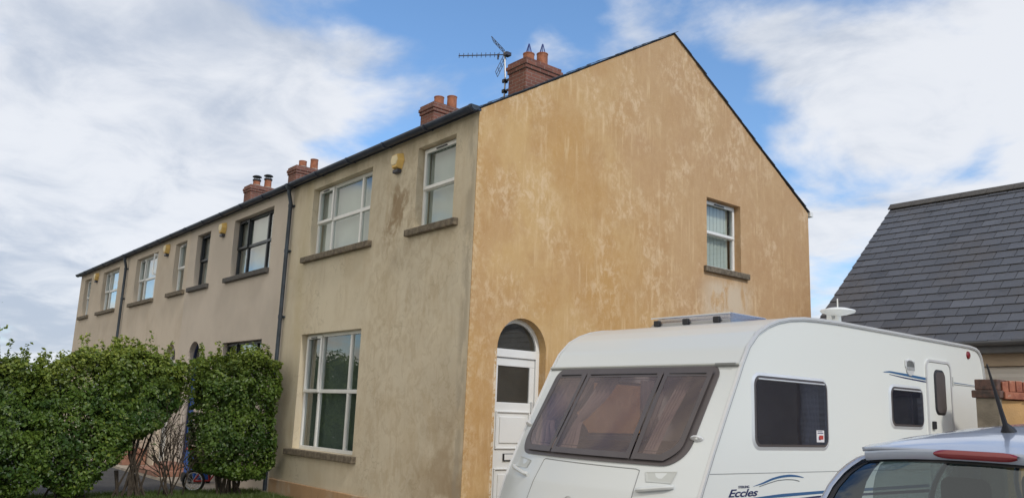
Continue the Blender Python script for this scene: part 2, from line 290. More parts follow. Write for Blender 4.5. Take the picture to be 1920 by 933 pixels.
# ------------------------------------------------------------------ mesh helpers
class MB:
    def __init__(s): s.v = []; s.f = []; s.tone = None
    def add(s, v, f):
        o = len(s.v); s.v += [tuple(x) for x in v]; s.f += [tuple(i+o for i in q) for q in f]; return s
    def box(s, x0, x1, y0, y1, z0, z1):
        x0, x1 = sorted((x0, x1)); y0, y1 = sorted((y0, y1)); z0, z1 = sorted((z0, z1))
        return s.add([(x, y, z) for x in (x0, x1) for y in (y0, y1) for z in (z0, z1)],
                     [(0, 1, 3, 2), (4, 6, 7, 5), (0, 4, 5, 1), (2, 3, 7, 6), (0, 2, 6, 4), (1, 5, 7, 3)])
    def prism(s, pts, off):                       # closed polygon of 3D points, extruded by off
        n = len(pts); off = Vector(off); p2 = [Vector(p)+off for p in pts]
        tr = tessellate_polygon([[Vector(p) for p in pts]])
        f = [tuple(t) for t in tr]+[tuple(i+n for i in reversed(t)) for t in tr]+[(i, (i+1) % n, (i+1) % n+n, i+n) for i in range(n)]
        return s.add(list(pts)+p2, f)
    def tube(s, pts, r, seg=8, caps=True):
        pts = [Vector(p) for p in pts]; rs = r if isinstance(r, (list, tuple)) else [r]*len(pts); V = []; F = []
        ref = None
        for i, p in enumerate(pts):
            d = (pts[min(i+1, len(pts)-1)]-pts[max(i-1, 0)]).normalized()
            if ref is None: ref = d.orthogonal().normalized()
            a_ = (ref-d*ref.dot(d)).normalized(); ref = a_; b_ = d.cross(a_)
            V += [p+(a_*math.cos(2*math.pi*k/seg)+b_*math.sin(2*math.pi*k/seg))*rs[i] for k in range(seg)]
        for i in range(len(pts)-1):
            F += [(i*seg+k, i*seg+(k+1) % seg, (i+1)*seg+(k+1) % seg, (i+1)*seg+k) for k in range(seg)]
        if caps: F += [tuple(reversed(range(seg))), tuple((len(pts)-1)*seg+k for k in range(seg))]
        return s.add(V, F)
    def lathe(s, c, prof, seg=20, axis='z'):
        V = []; F = []
        for r, h in prof:
            for k in range(seg):
                a_ = 2*math.pi*k/seg; q = (r*math.cos(a_), r*math.sin(a_), h)
                if axis == 'x': q = (h, q[0], q[1])
                if axis == 'y': q = (q[0], h, q[1])
                V.append((c[0]+q[0], c[1]+q[1], c[2]+q[2]))
        n = len(prof)
        for i in range(n-1): F += [(i*seg+k, i*seg+(k+1) % seg, (i+1)*seg+(k+1) % seg, (i+1)*seg+k) for k in range(seg)]
        F += [tuple(range(seg)), tuple((n-1)*seg+k for k in range(seg))]
        return s.add(V, F)
    def patch(s, fn, nu, nv, skip=None):
        V = [fn(i/nu, j/nv) for i in range(nu+1) for j in range(nv+1)]
        F = []
        for i in range(nu):
            for j in range(nv):
                if skip and skip((i+.5)/nu, (j+.5)/nv): continue
                a_ = i*(nv+1)+j; F.append((a_, a_+nv+1, a_+nv+2, a_+1))
        return s.add(V, F)
    def build(s, name, mt, parent=None, smooth=False, solid=0, bevel=0, soff=-1, seg=2):
        me = bpy.data.meshes.new(name); me.from_pydata([tuple(v) for v in s.v], [], s.f); me.update()
        o = bpy.data.objects.new(name, me); COL.objects.link(o)
        me.materials.append(MAT[mt])
        bm = bmesh.new(); bm.from_mesh(me); bmesh.ops.recalc_face_normals(bm, faces=bm.faces); bm.to_mesh(me); bm.free()
        if smooth:
            me.shade_smooth()
            try: me.set_sharp_from_angle(angle=rad(40))
            except Exception: pass
        if solid: md = o.modifiers.new('solid', 'SOLIDIFY'); md.thickness = solid; md.offset = soff
        if bevel: md = o.modifiers.new('bevel', 'BEVEL'); md.width = bevel; md.segments = seg; md.limit_method = 'ANGLE'; md.angle_limit = rad(40)
        if parent: par(o, parent)
        return o
def par(o, p):
    bpy.context.view_layer.update() if False else None
    o.parent = p
    if p.type == 'EMPTY' : o.matrix_parent_inverse = Matrix.Translation(p.location).inverted()
def thing(name, label, cat, loc, group=None):
    o = bpy.data.objects.new(name, None); COL.objects.link(o); o.location = loc; o.empty_display_size = .2
    o['label'] = label; o['category'] = cat
    if group: o['group'] = group
    return o
def tag(o, label=None, cat=None, group=None, kind=None):
    for k, v in (('label', label), ('category', cat), ('group', group), ('kind', kind)):
        if v: o[k] = v
    return o

# plane frames: 'F' front wall (y=0, outward -y, u=x)   'G' gable wall (x=0, outward +x, u=y)
def PF(pl, u, n, z, base=0.): return (u, base-n, z) if pl == 'F' else (base+n, u, z)
def pbox(mb, pl, ua, ub, na, nb, za, zb, base=0.):
    a_ = PF(pl, ua, na, za, base); b_ = PF(pl, ub, nb, zb, base)
    return mb.box(a_[0], b_[0], a_[1], b_[1], a_[2], b_[2])
def wall_mesh(pl, outer, holes, depth=.24, base=0.):
    mb = MB(); polys = [[Vector((u, z, 0)) for u, z in outer]]+[[Vector((u, z, 0)) for u, z in h] for h in holes]
    flat = [p for q in polys for p in q]; tr = tessellate_polygon(polys)
    mb.add([PF(pl, p.x, 0, p.y, base) for p in flat], [tuple(t) for t in tr])
    for h in holes:
        n = len(h); mb.add([PF(pl, u, 0, z, base) for u, z in h]+[PF(pl, u, -depth, z, base) for u, z in h], [(i, (i+1) % n, (i+1) % n+n, i+n) for i in range(n)])
    return mb
def arch(ua, ub, zb, zs, n=16):
    r = (ub-ua)/2; c_ = (ua+ub)/2
    return [(ua, zb), (ub, zb)]+[(c_+r*math.cos(math.pi*i/n), zs+r*math.sin(math.pi*i/n)) for i in range(n+1)]
def rect(ua, ub, za, zb): return [(ua, za), (ub, za), (ub, zb), (ua, zb)]

def window(root, pl, ua, ub, za, zb, colour='white_upvc', cols=3, sill=(.15, .13), sillmat='stone_sill', blind='blind', trans=.5, label=None, sash=None):
    """frame mesh (mullions, transom, casement rims) > pane, sill, blind, vent"""
    f = MB(); fr = .055; n0, n1 = -.185, -.12
    pbox(f, pl, ua, ub, n0, n1, zb-fr, zb); pbox(f, pl, ua, ub, n0, n1, za, za+fr)
    pbox(f, pl, ua, ua+fr, n0, n1, za+fr, zb-fr); pbox(f, pl, ub-fr, ub, n0, n1, za+fr, zb-fr)
    zt = za+(zb-za)*trans; us = [ua+fr, ub-fr]
    pbox(f, pl, ua+fr, ub-fr, n0, n1, zt-.03, zt+.03)
    if cols == 3:
        w = ub-ua; us = [ua+fr, ua+.27*w, ub-.25*w, ub-fr]
        for u in us[1:3]: pbox(f, pl, u-.028, u+.028, n0, n1-.002, za+fr, zt-.03); pbox(f, pl, u-.028, u+.028, n0, n1-.002, zt+.03, zb-fr)
    # opening casement rim standing proud
    rims = [(us[0]-.025, (us[1]+.02) if cols == 3 else us[-1]+.025, zt-.02, zb-.028)]
    for (a_, b_, c_, d_) in rims:
        t = .05
        pbox(f, pl, a_, b_, -.118, -.095, d_-t, d_); pbox(f, pl, a_, b_, -.118, -.095, c_, c_+t)
        pbox(f, pl, a_, a_+t, -.118, -.095, c_+t, d_-t); pbox(f, pl, b_-t, b_, -.118, -.095, c_+t, d_-t)
    o = f.build('window', colour, root, bevel=.006)
    if label: o['label'] = label
    p = MB()
    for i in range(len(us)-1):
        for (c_, d_) in ((za+fr, zt-.03), (zt+.03, zb-fr)):
            x0 = us[i]+(.028 if i and cols == 3 else 0); x1 = us[i+1]-(.028 if i < len(us)-2 and cols == 3 else 0)
            q = [PF(pl, x0, -.15, c_), PF(pl, x1, -.15, c_), PF(pl, x1, -.15, d_), PF(pl, x0, -.15, d_)]; p.add(q, [(0, 1, 2, 3)])
    p.build('pane', 'house_glass', o)
    if blind == 'slats':
        b = MB(); n = int((ub-ua)/.098)
        for k in range(n):
            u = ua+.02+k*.098; pts = [PF(pl, u, -.245, za+.04), PF(pl, u+.066, -.225, za+.04), PF(pl, u+.066, -.225, zb-.03), PF(pl, u, -.245, zb-.03)]; b.add(pts, [(0, 1, 2, 3)])
        b.build('blind', 'blind', o)
    elif blind:
        b = MB(); n = int((ub-ua)/.03); w = ub-ua-.02
        for k in range(0, n):
            u = ua+.01+w*k/n; u2 = ua+.01+w*(k+1)/n; nn = -.24-.018*(k % 3); nn2 = -.24-.018*((k+1) % 3)
            b.add([PF(pl, u, nn, za+.03), PF(pl, u2, nn2, za+.03), PF(pl, u2, nn2, zb-.02), PF(pl, u, nn, zb-.02)], [(0, 1, 2, 3)])
        b.build('blind', blind, o)
    if sillmat:
        s_ = MB(); pbox(s_, pl, ua-sill[0], ub+sill[1], -.115, .075, za-.105, za-.004); so = s_.build('sill', sillmat, o, bevel=.012)
    v = MB(); u = (us[0]+(us[1] if cols == 3 else us[-1]))/2; hw = (.1 if cols == 3 else .13); pbox(v, pl, u-hw, u+hw, -.094, -.08, zb-.068, zb-.05)
    v.build('vent', 'black_upvc' if colour == 'white_upvc' else 'dark_metal', o)
    return o

def arch_door(root, pl, ua, ub, z0, zs, leaf, glassm, frame_c='white_upvc', detail=True, base=0.):
    fr = .06; r = (ub-ua)/2; c_ = (ua+ub)/2; n = 16
    f = MB()
    def ring(r1, n0, n1, zc=zs, half=True):
        V = []; 
        for i in range(n+1):
            th = math.pi*i/n
            for rr in (r1, r1-fr):
                for nn in (n0, n1): V.append(PF(pl, c_+rr*math.cos(th), nn, zc+rr*math.sin(th)))
        F = []
        for i in range(n):
            a_ = i*4; b_ = a_+4
            F += [(a_, b_, b_+1, a_+1), (a_+2, a_+3, b_+3, b_+2), (a_, a_+2, b_+2, b_), (a_+1, b_+1, b_+3, a_+3)]
        f.add(V, F)
    ring(r, -.19, -.12)
    pbox(f, pl, ua, ua+fr, -.19, -.12, z0, zs); pbox(f, pl, ub-fr, ub, -.19, -.12, z0, zs)
    pbox(f, pl, ua+fr, ub-fr, -.19, -.115, zs-.10, zs+.01)
    fo = f.build('door_frame', frame_c, root, bevel=.006)
    p = MB(); pts = [(c_+(r-fr)*math.cos(math.pi*i/n), zs+.005+(r-fr)*math.sin(math.pi*i/n)) for i in range(n+1)]
    p.add([PF(pl, u, -.15, z) for u, z in pts], [tuple(range(n+1))]); p.build('fanlight', glassm, fo)
    d = MB(); a_, b_ = ua+fr+.004, ub-fr-.004; n0, n1 = -.185, -.14; top = zs-.104
    if not detail:
        pbox(d, pl, a_, b_, n0, n1, z0, top); do = d.build('door', leaf, root, bevel=.006); return
    st = .085; gt, gb = top-.11, top-.585
    pbox(d, pl, a_, b_, n0, n1, gt, top); pbox(d, pl, a_, a_+st, n0, n1, gb, gt); pbox(d, pl, b_-st, b_, n0, n1, gb, gt)
    pbox(d, pl, a_, b_, n0, n1, z0, gb)
    for (z1, z2) in ((gb-.60, gb-.11), (z0+.12, gb-.84)):
        for k, (ins, nn) in enumerate(((.07, -.128), (.10, -.136), (.14, -.122))):
            if k == 1: continue
            if k == 0:
                q0, q1, w0_, w1_ = a_+ins, b_-ins, z1, z2
                for (e0, e1, g0, g1) in ((q0, q1, w1_-.022, w1_), (q0, q1, w0_, w0_+.022), (q0, q0+.022, w0_+.022, w1_-.022), (q1-.022, q1, w0_+.022, w1_-.022)): pbox(d, pl, e0, e1, -.139, -.118, g0, g1)
            else: pbox(d, pl, a_+ins, b_-ins, -.139, -.124, z1+.075, z2-.075)
    do = d.build('door', leaf, root, bevel=.008)
    g = MB(); g.add([PF(pl, a_+st, -.16, gb), PF(pl, b_-st, -.16, gb), PF(pl, b_-st, -.16, gt), PF(pl, a_+st, -.16, gt)], [(0, 1, 2, 3)]); g.build('pane', glassm, do)
    l = MB(); zl = gb-.74
    pbox(l, pl, c_-.13, c_+.13, -.139, -.118, zl, zl+.075); lo = l.build('letter_box', 'white_upvc', do, bevel=.006)
    l = MB(); pbox(l, pl, c_-.145, c_-.131, -.139, -.115, zl-.008, zl+.083); pbox(l, pl, c_-.131, c_+.145, -.139, -.119, zl-.008, zl-.001); pbox(l, pl, c_-.131, c_+.145, -.139, -.119, zl+.076, zl+.083); l.build('letter_box_surround', 'dark_metal', do)
    h = MB(); pbox(h, pl, b_-.06, b_-.035, -.139, -.10, gb-.12, gb+.02); h.build('handle', 'trim_silver', do, bevel=.005)

def alarm(root, x, z):
    mb = MB(); s_ = [(-.10, .12), (.10, .12), (.145, 0), (.085, -.13), (-.085, -.13), (-.145, 0)]
    mb.add([(x+a_, 0, z+b_) for a_, b_ in s_]+[(x+a_*.72, -.095, z+b_*.78) for a_, b_ in s_], [(0, 1, 2, 3, 4, 5), (6, 7, 8, 9, 10, 11)]+[(i, (i+1) % 6, (i+1) % 6+6, i+6) for i in range(6)])
    o = mb.build('alarm_box', 'alarm_yellow', root, bevel=.008)
    c = MB(); c.add([(x+a_*.70, -.098, z+b_*.6+.01) for a_, b_ in s_]+[(x+a_*.6, -.106, z+b_*.5+.01) for a_, b_ in s_], [(6, 7, 8, 9, 10, 11)]+[(i, (i+1) % 6, (i+1) % 6+6, i+6) for i in range(6)]); c.build('cover', 'alarm_pale', o)
    c = MB(); c.box(x-.075, x+.075, -.075, -.002, z-.185, z-.128); c.build('strobe', 'alarm_dark', o, bevel=.012)

def chimney(root, cx, top, pots, h=1.3, caps=None):
    y0, y1 = 3.50, 4.40; w = .27; mb = MB()
    mb.box(cx-w, cx+w, y0, y1, top-h, top-.22); mb.box(cx-w-.025, cx+w+.025, y0-.025, y1+.025, top-.22, top-.145); mb.box(cx-w-.045, cx+w+.045, y0-.045, y1+.045, top-.145, top-.07); mb.box(cx-w-.02, cx+w+.02, y0-.02, y1+.02, top-.07, top)
    o = mb.build('chimney', 'chimney_brick', root, bevel=.006)
    fl = MB()
    for k, (yy, ph, cap) in enumerate(pots):
        fl.lathe((cx, yy, top), [(.20, 0), (.16, .05), (.12, .07)], 14)
        p = MB(); p.lathe((cx, yy, top+.03), [(.118, 0), (.112, ph-.025), (.120, ph-.02), (.120, ph), (.095, ph), (.09, .02)], 20); po = p.build('chimney_pot', 'terracotta', o, smooth=True)
        c = MB()
        if cap == 'spike':
            for q in range(8):
                a_ = q*math.pi/4; c.tube([(cx+.07*math.cos(a_), yy+.07*math.sin(a_), top+.03+ph-.02), (cx+.008*math.cos(a_), yy+.008*math.sin(a_), top+.03+ph+.22)], .006, 5)
            c.tube([(cx+.072*math.cos(a_), yy+.072*math.sin(a_), top+.03+ph) for a_ in [i*math.pi/8 for i in range(17)]], .007, 5, False)
            c.build('pot_guard', 'blue_metal', o)
        elif cap == 'cowl':
            c.lathe((cx, yy, top+.03+ph-.03), [(.135, 0), (.135, .05), (.12, .055), (.1, .02)], 18)
            for q in range(4):
                a_ = q*math.pi/2+.4; c.tube([(cx+.11*math.cos(a_), yy+.11*math.sin(a_), top+ph), (cx+.11*math.cos(a_), yy+.11*math.sin(a_), top+ph+.14)], .012, 6)
            c.lathe((cx, yy, top+ph+.13), [(.15, 0), (.15, .02), (.10, .05), (.02, .06)], 18); c.build('cowl', 'dark_metal', o)
    fl.build('flaunching', 'concrete', o, smooth=True)

EV = 5.5675; RY, RZ, WD = 4.0, 7.96, 7.917
def terrace_house(xa, xb, wallm, label, wins, doors=(), dx=None, gable=False):
    root = thing('terraced_house', label, 'house', ((xa+xb)/2, WD/2, 0), 'terraced houses in one row')
    holes = [rect(*w['r']) for w in wins]+[arch(*d[:4]) for d in doors]
    wall_mesh('F', rect(xa, xb, 0.02, EV), holes).build('front_wall', wallm, root)
    b = MB(); b.box(xa+.002, xb-.002, WD-.02, WD, 0, EV-.01); b.build('back_wall', wallm, root)
    if not gable:
        b = MB(); b.prism([(xa+.001, .01, 0), (xa+.001, WD-.01, 0), (xa+.001, WD-.01, EV-.02), (xa+.001, RY, RZ-.03), (xa+.001, .01, EV-.02)], (.02, 0, 0)); b.build('side_wall', wallm, root)
    for w in wins: window(root, 'F', *w['r'], **w.get('k', {}))
    for d in doors: arch_door(root, 'F', *d[:4], d[4], 'dark_glass', d[5], False)
    # roof slab with slate edge
    r = MB(); ex = .012 if gable else 0; lx = .0 if xa > -22 else .04; t = .02
    sl = (RZ-EV)/RY; 
    r.prism([(xa-lx, -.07, EV-.07*sl+.012), (xa-lx, RY, RZ+.012), (xa-lx, WD+.09, EV-.09*sl+.012), (xa-lx, WD+.09, EV-.09*sl+.012+t), (xa-lx, RY, RZ+.012+t), (xa-lx, -.07, EV-.07*sl+.012+t)], (xb-xa+ex+lx-.002, 0, 0))
    ro = r.build('roof', 'slate_house', root)
    if gable:
        e = MB()
        for side in (0, 1):
            for k in range(20):
                a_ = k/20; b_ = (k+1)/20+.012
                y0, z0 = (-.07+a_*(RY+.07), EV-.07*sl+a_*(RY+.07)*sl) if side == 0 else (WD+.09-a_*(WD+.09-RY), EV-.09*sl+a_*(WD+.09-RY)*sl)
                y1, z1 = (-.07+b_*(RY+.07), EV-.07*sl+b_*(RY+.07)*sl) if side == 0 else (WD+.09-b_*(WD+.09-RY), EV-.09*sl+b_*(WD+.09-RY)*sl)
                j = random.uniform(-.006, .008); e.prism([(xb+.0, y0, z0+.034+j+.006), (xb, y1, z1+.030+j), (xb, y1, z1+.038+j), (xb, y0, z0+.050+j)], (.045+random.uniform(-.006, .01), 0, 0))
        e.build('verge_slates', 'slate_house', ro)
    # gutter: half round trough on brackets
    g = MB(); gx0, gx1 = xa-(.06 if xa < -22 else 0), xb+(.06 if gable else 0); R_ = .062
    def gut(u, v):
        th = math.pi*(1+v); return (gx0+(gx1-gx0)*u, -.115+R_*math.cos(th), EV+.012+R_*math.sin(th))
    g.patch(gut, 24, 10)
    go = g.build('gutter', 'gutter', root, smooth=True, solid=.006)
    n = max(4, int((xb-xa)/.95))
    for i in range(n+1):
        k = MB(); x = gx0+(gx1-gx0)*(i+.02)/(n+.04); k.patch(lambda u, v: (x+.045*(u-.5), -.115+(R_+.009)*math.cos(math.pi*(1+v)), EV+.012+(R_+.009)*math.sin(math.pi*(1+v))), 1, 10); k.box(x-.015, x+.015, -.06, .0, EV-.04, EV-.01); k.build('gutter_bracket', 'gutter', go, smooth=True, solid=.008)
    for ex_ in ([gx0] if xa < -22 else [])+([gx1] if gable else []):
        c = MB(); c.prism([(ex_, -.115+.07*math.cos(math.pi*(1+i/10)), EV+.014+.07*math.sin(math.pi*(1+i/10))) for i in range(11)], (.008, 0, 0)); c.build('gutter_end', 'downpipe', go)
    f = MB(); f.box(xa, xb-(.0), -.028, -.001, EV-.03, EV+.02); f.build('fascia', 'gutter', root)
    if dx is not None:
        d = MB(); d.tube([(dx, -.115, EV-.04), (dx, -.115, EV-.16), (dx, -.09, EV-.24), (dx, -.065, EV-.34), (dx, -.065, .12)], .036, 12)
        for z in (EV-.42, 4.3, 3.1, 1.9, .8): d.tube([(dx, -.065, z), (dx, -.065, z+.06)], .043, 12); d.box(dx-.07, dx+.07, -.03, -.001, z+.015, z+.045)
        d.lathe((dx, -.115, EV-.10), [(.04, 0), (.07, .04), (.07, .08)], 12)
        d.build('downpipe', 'downpipe', root, smooth=True)
    return root

# ------------------------------------------------------------------ setting
g = MB(); g.add([(-6000, -6000, -.02), (6000, -6000, -.02), (6000, 6000, -.02), (-6000, 6000, -.02)], [(0, 1, 2, 3)]); tag(g.build('ground', 'field'), kind='structure')
g = MB(); g.add([(-4.2, -14, .0), (30, -14, .0), (30, 14, .0), (.002, 14, .0), (.002, -.4, 0), (-4.2, -.4, 0)], [(0, 1, 2, 3, 4, 5)]); tag(g.build('driveway', 'concrete'), kind='structure')  # out of view, concrete made pale to bounce light onto the walls
g = MB(); g.add([(-45, -6.2, .0), (-6.2, -6.2, .0), (-6.2, -.74, .0), (-45, -.74, .0)], [(0, 1, 2, 3)]); tag(g.build('parking_area', 'asphalt'), kind='structure')
g = MB(); g.add([(-60, -16, -.004), (-6.2, -16, -.004), (-6.2, -6.2, -.004), (-60, -6.2, -.004)], [(0, 1, 2, 3)]); tag(g.build('bounce_street', 'concrete'), kind='structure')  # unseen road, added pale to bounce light onto the far fronts
g = MB(); g.box(-45, -6.2, -.75, -.001, -.01, .05); tag(g.build('front_path', 'concrete'), kind='structure')
g = MB(); g.box(-6.2, -4.2, -14, -.001, -.015, .06); tag(g.build('lawn_bed', 'field'), kind='structure')
# hills round the bay
h = MB(); N = 240; V = []
for i in range(N+1):
    th = 2*math.pi*i/N; d_ = 2600
    hh = 70+34*mnoise.noise(Vector((math.cos(th)*3.1, math.sin(th)*3.1, 1.2)))+16*mnoise.noise(Vector((math.cos(th)*11, math.sin(th)*11, 4)))
    s_ = max(0, -math.sin(th)); hh += 230*s_*s_*(.6+.5*mnoise.noise(Vector((th*2.5, 0, 7))))
    for q, k in ((0, -5), (500, hh*.55), (1100, hh), (2200, hh*.7), (3000, -5)): V.append(((d_+q)*math.cos(th), (d_+q)*math.sin(th), k))
h.add(V, [(i*5+j, (i+1)*5+j, (i+1)*5+j+1, i*5+j+1) for i in range(N) for j in range(4)]); tag(h.build('hills', 'hill', smooth=True), kind='structure')

# ------------------------------------------------------------------ terrace
W3 = dict(cols=3); W1 = dict(cols=1)
FH, FS, GH, GS = 5.349, 4.136, 2.776, .878
A = terrace_house(-5.674, 0, 'grey_render', 'end house of the terrace with ochre gable wall and patchy grey front', [
    dict(r=(-4.85, -2.78, FS, FH), k=dict(cols=3, sill=(.19, .13))), dict(r=(-1.46, -.50, FS, FH), k=dict(cols=1, sill=(.15, .14))),
    dict(r=(-4.85, -2.78, GS, GH), k=dict(cols=3, sill=(.19, .12), blind='blind_dark'))], gable=True, dx=-5.66)
gw = [(0, .0), (.465, .0), (.465, 2.42)]
r_ = .424; gw += [(.889-r_*math.cos(math.pi*i/20), 2.42+r_*math.sin(math.pi*i/20)) for i in range(1, 20)]
gw += [(1.313, 2.42), (1.313, 0), (WD, 0), (WD, EV), (RY, RZ), (0, EV)]
gwin = (4.82, 5.76, 4.115, 5.297)
mb = wall_mesh('G', gw, [rect(*gwin)], base=.012)
dn = gw[1:24]; n = len(dn); mb.add([PF('G', u, .012, z) for u, z in dn]+[PF('G', u, -.24, z) for u, z in dn], [(i, i+1, i+1+n, i+n) for i in range(n-1)])
mb.add([(.012, 0, 0), (.012, 0, EV), (-.002, 0, EV), (-.002, 0, 0)], [(0, 1, 2, 3)])
mb.build('gable_wall', 'ochre', A)
window(A, 'G', *gwin, cols=1, sill=(.09, .18), trans=.52, blind='slats')
arch_door(A, 'G', .465, 1.313, .28, 2.42, 'white_upvc', 'dark_glass')
b = MB(); b.box(-5.60, -.03, -.035, -.001, .0, .334); b.build('plinth', 'plinth', A, bevel=.01)
b = MB(); b.box(.0, .03, .2, 1.6, .0, .27); b.box(.03, .5, .35, 1.45, 0, .14); b.build('doorstep', 'concrete', A, bevel=.01)
alarm(A, -1.974, 5.25)
chimney(A, -3.58, 8.47, [(3.78, .20, 'spike'), (4.14, .31, 'spike')])
b = MB(); b.box(-.5, .05, WD+.02, WD+.12, EV-.06, EV+.03); b.build('rear_gutter', 'white_upvc', A)

bk = dict(colour='black_upvc', sillmat='grey_sill')
B = terrace_house(-11.3, -5.676, 'taupe_render', 'taupe terraced house with black window frames and arched blue door behind the hedge', [
    dict(r=(-8.56, -6.55, FS, FH), k=dict(cols=3, sill=(.2, .02), **bk)), dict(r=(-10.83, -9.97, FS, FH), k=dict(cols=1, sill=(.22, .2), **bk)),
    dict(r=(-8.56, -6.55, GS, GH), k=dict(cols=3, **bk))], [(-10.62, -9.85, .05, 2.49, 'timber_blue', 'navy')])
alarm(B, -9.14, 5.27); chimney(B, -6.80, 8.43, [(3.80, .22, None), (4.16, .33, None)])
Cc = terrace_house(-16.55, -11.302, 'beige_render', 'beige terraced house with an open white casement, between the black-framed house and the far one', [
    dict(r=(-15.70, -13.78, FS, FH), k=dict(cols=3, sill=(.22, .02))), dict(r=(-12.39, -11.56, FS, FH), k=dict(cols=1, sill=(.2, .2))),
    dict(r=(-15.70, -13.78, GS, GH), k=dict(cols=3))], [(-12.25, -11.49, .05, 2.50, 'white_upvc', 'white_upvc')], dx=-16.53)
alarm(Cc, -12.97, 5.30); chimney(Cc, -13.93, 8.43, [(3.80, .20, None), (4.16, .33, None)])
s_ = MB(); c0 = Vector((-13.84, .115, 0)); dv = Vector((-.05, -.19, 0))
for (q0, q1, z0, z1) in ((0, 1, 4.73, 4.78), (0, 1, 5.24, 5.29), (0, .12, 4.78, 5.24), (.88, 1, 4.78, 5.24)):
    p0 = c0+dv*q0; p1 = c0+dv*q1; s_.prism([(p0.x, p0.y, z0), (p1.x, p1.y, z0), (p1.x, p1.y, z1), (p0.x, p0.y, z1)], (.035, 0, 0))
s_.build('open_sash', 'white_upvc', Cc)
D = terrace_house(-22.22, -16.552, 'beige_render_far', 'far end house of the terrace, beyond the second downpipe', [
    dict(r=(-19.27, -17.46, FS, FH), k=dict(cols=3, sill=(.2, .02))), dict(r=(-21.59, -20.76, FS, FH), k=dict(cols=1, sill=(.2, .2))),
    dict(r=(-19.27, -17.46, GS, GH), k=dict(cols=3))], [(-21.5, -20.74, .05, 2.50, 'white_upvc', 'white_upvc')])
alarm(D, -19.97, 5.30); chimney(D, -17.32, 8.50, [(3.78, .20, 'cowl'), (4.16, .31, 'cowl')])

# TV aerial strapped to the chimney
T = thing('tv_aerial', 'dark yagi television aerial on a mast strapped to the near chimney', 'aerial', (-4.13, 3.59, 7.9))
b = MB(); b.tube([(-4.10, 3.60, 7.86), (-4.09, 3.60, 8.3), (-4.13, 3.585, 8.86)], .018, 8); b.build('mast', 'mast_metal', T)
bd = Vector((-.735, -.678, 0)); b0 = Vector((-4.08, 3.62, 8.80)); b = MB(); b.tube([b0, b0+bd*1.02], .012, 6); bo = b.build('boom', 'aerial_metal', T)
pr = Vector((.678, -.735, 0))
for k in range(10):
    b = MB(); p = b0+bd*(.17+k*.093); b.tube([p+Vector((0, 0, .005))-pr*.0+Vector((0, 0, -.055)), p+Vector((0, 0, .055))], .0065, 5); b.build('element', 'aerial_metal', bo)
b = MB(); b.tube([b0+bd*.19+Vector((0, 0, -.1)), b0+bd*.19+Vector((0, 0, .02))], .018, 6)
b.build('dipole', 'aerial_metal', bo)
for sg in (1, -1):
    b = MB(); rd = (bd*(.85 if sg > 0 else .40)+Vector((0, 0, sg*.93))).normalized(); L0 = b0+bd*.04+Vector((0, 0, sg*.04)); hw = .13
    for q in (-hw, 0, hw): b.tube([L0+pr*q, L0+pr*q+rd*.42], .007, 5)
    for q in (0, .1, .2, .31, .42): b.tube([L0-pr*hw+rd*q, L0+pr*hw+rd*q], .0055, 5)
    b.build('reflector', 'aerial_metal', T)
b = MB(); b.box(-4.14, -4.02, 3.56, 3.68, 8.77, 8.84); b.build('clamp', 'aerial_metal', T)
for z in (7.98, 8.2):
    b = MB(); b.box(-4.17, -3.86, 3.585, 3.615, z, z+.04); b.box(-4.13, -4.06, 3.55, 3.65, z-.01, z+.05); b.build('bracket', 'dark_metal', T)

# ------------------------------------------------------------------ garage
G = thing('garage', 'garage with large dark slate roof and white ribbed door behind the caravan', 'garage', (5, 9, 0))
GX0, GX1, GY, GZ = .875, 10.5, 9.5, 5.854; sl = .896; al = math.atan(sl); ey = 6.13; ez = GZ-(GY-ey)*sl; wy = ey+.28; wz = ez-.12
b = wall_mesh('F', rect(GX0+.12, GX1-.12, 0, wz+.12), [rect(2.9, 5.4, .05, 2.50), rect(6.0, 8.5, .05, 2.5)], .12, base=wy); b.build('front_wall', 'garage_wall', G)
yb = GY+(GY-wy)
for x in (GX0+.12, GX1-.12-.02):
    b = MB(); b.prism([(x, wy, 0), (x, yb, 0), (x, yb, wz+.1), (x, GY, GZ-.1), (x, wy, wz+.1)], (.02, 0, 0)); b.build('gable_wall', 'garage_wall', G)
b = MB(); b.box(GX0+.13, GX1-.13, yb-.02, yb, 0, wz+.1); b.build('back_wall', 'garage_wall', G)
for x0 in (2.9, 6.0):
    b = MB(); nz = 26
    b.patch(lambda u, v: (x0+.01+2.48*u, wy+.09-.012*(round(v*nz*2) % 2), .05+2.44*v), 1, nz*2); b.build('garage_door', 'garage_door', G)
dn = Vector((0, -math.cos(al), -math.sin(al))); nm = Vector((0, -math.sin(al), math.cos(al))); SLn = (GY-ey)/math.cos(al)
b = MB(); b.prism([(GX0, GY, GZ-.03), (GX0, ey+.05, ez+.01), (GX0, ey+.05, ez-.05), (GX0, GY, GZ-.12)], (GX1-GX0, 0, 0)); b.prism([(GX0, GY, GZ), (GX0, 2*GY-ey, ez), (GX0, 2*GY-ey, ez-.06), (GX0, GY, GZ-.08)], (GX1-GX0, 0, 0)); rf = b.build('roof', 'slate_house', G)
b = MB(); tone = []; gau = .215; rows = int(SLn/gau)+1; wsl = .305
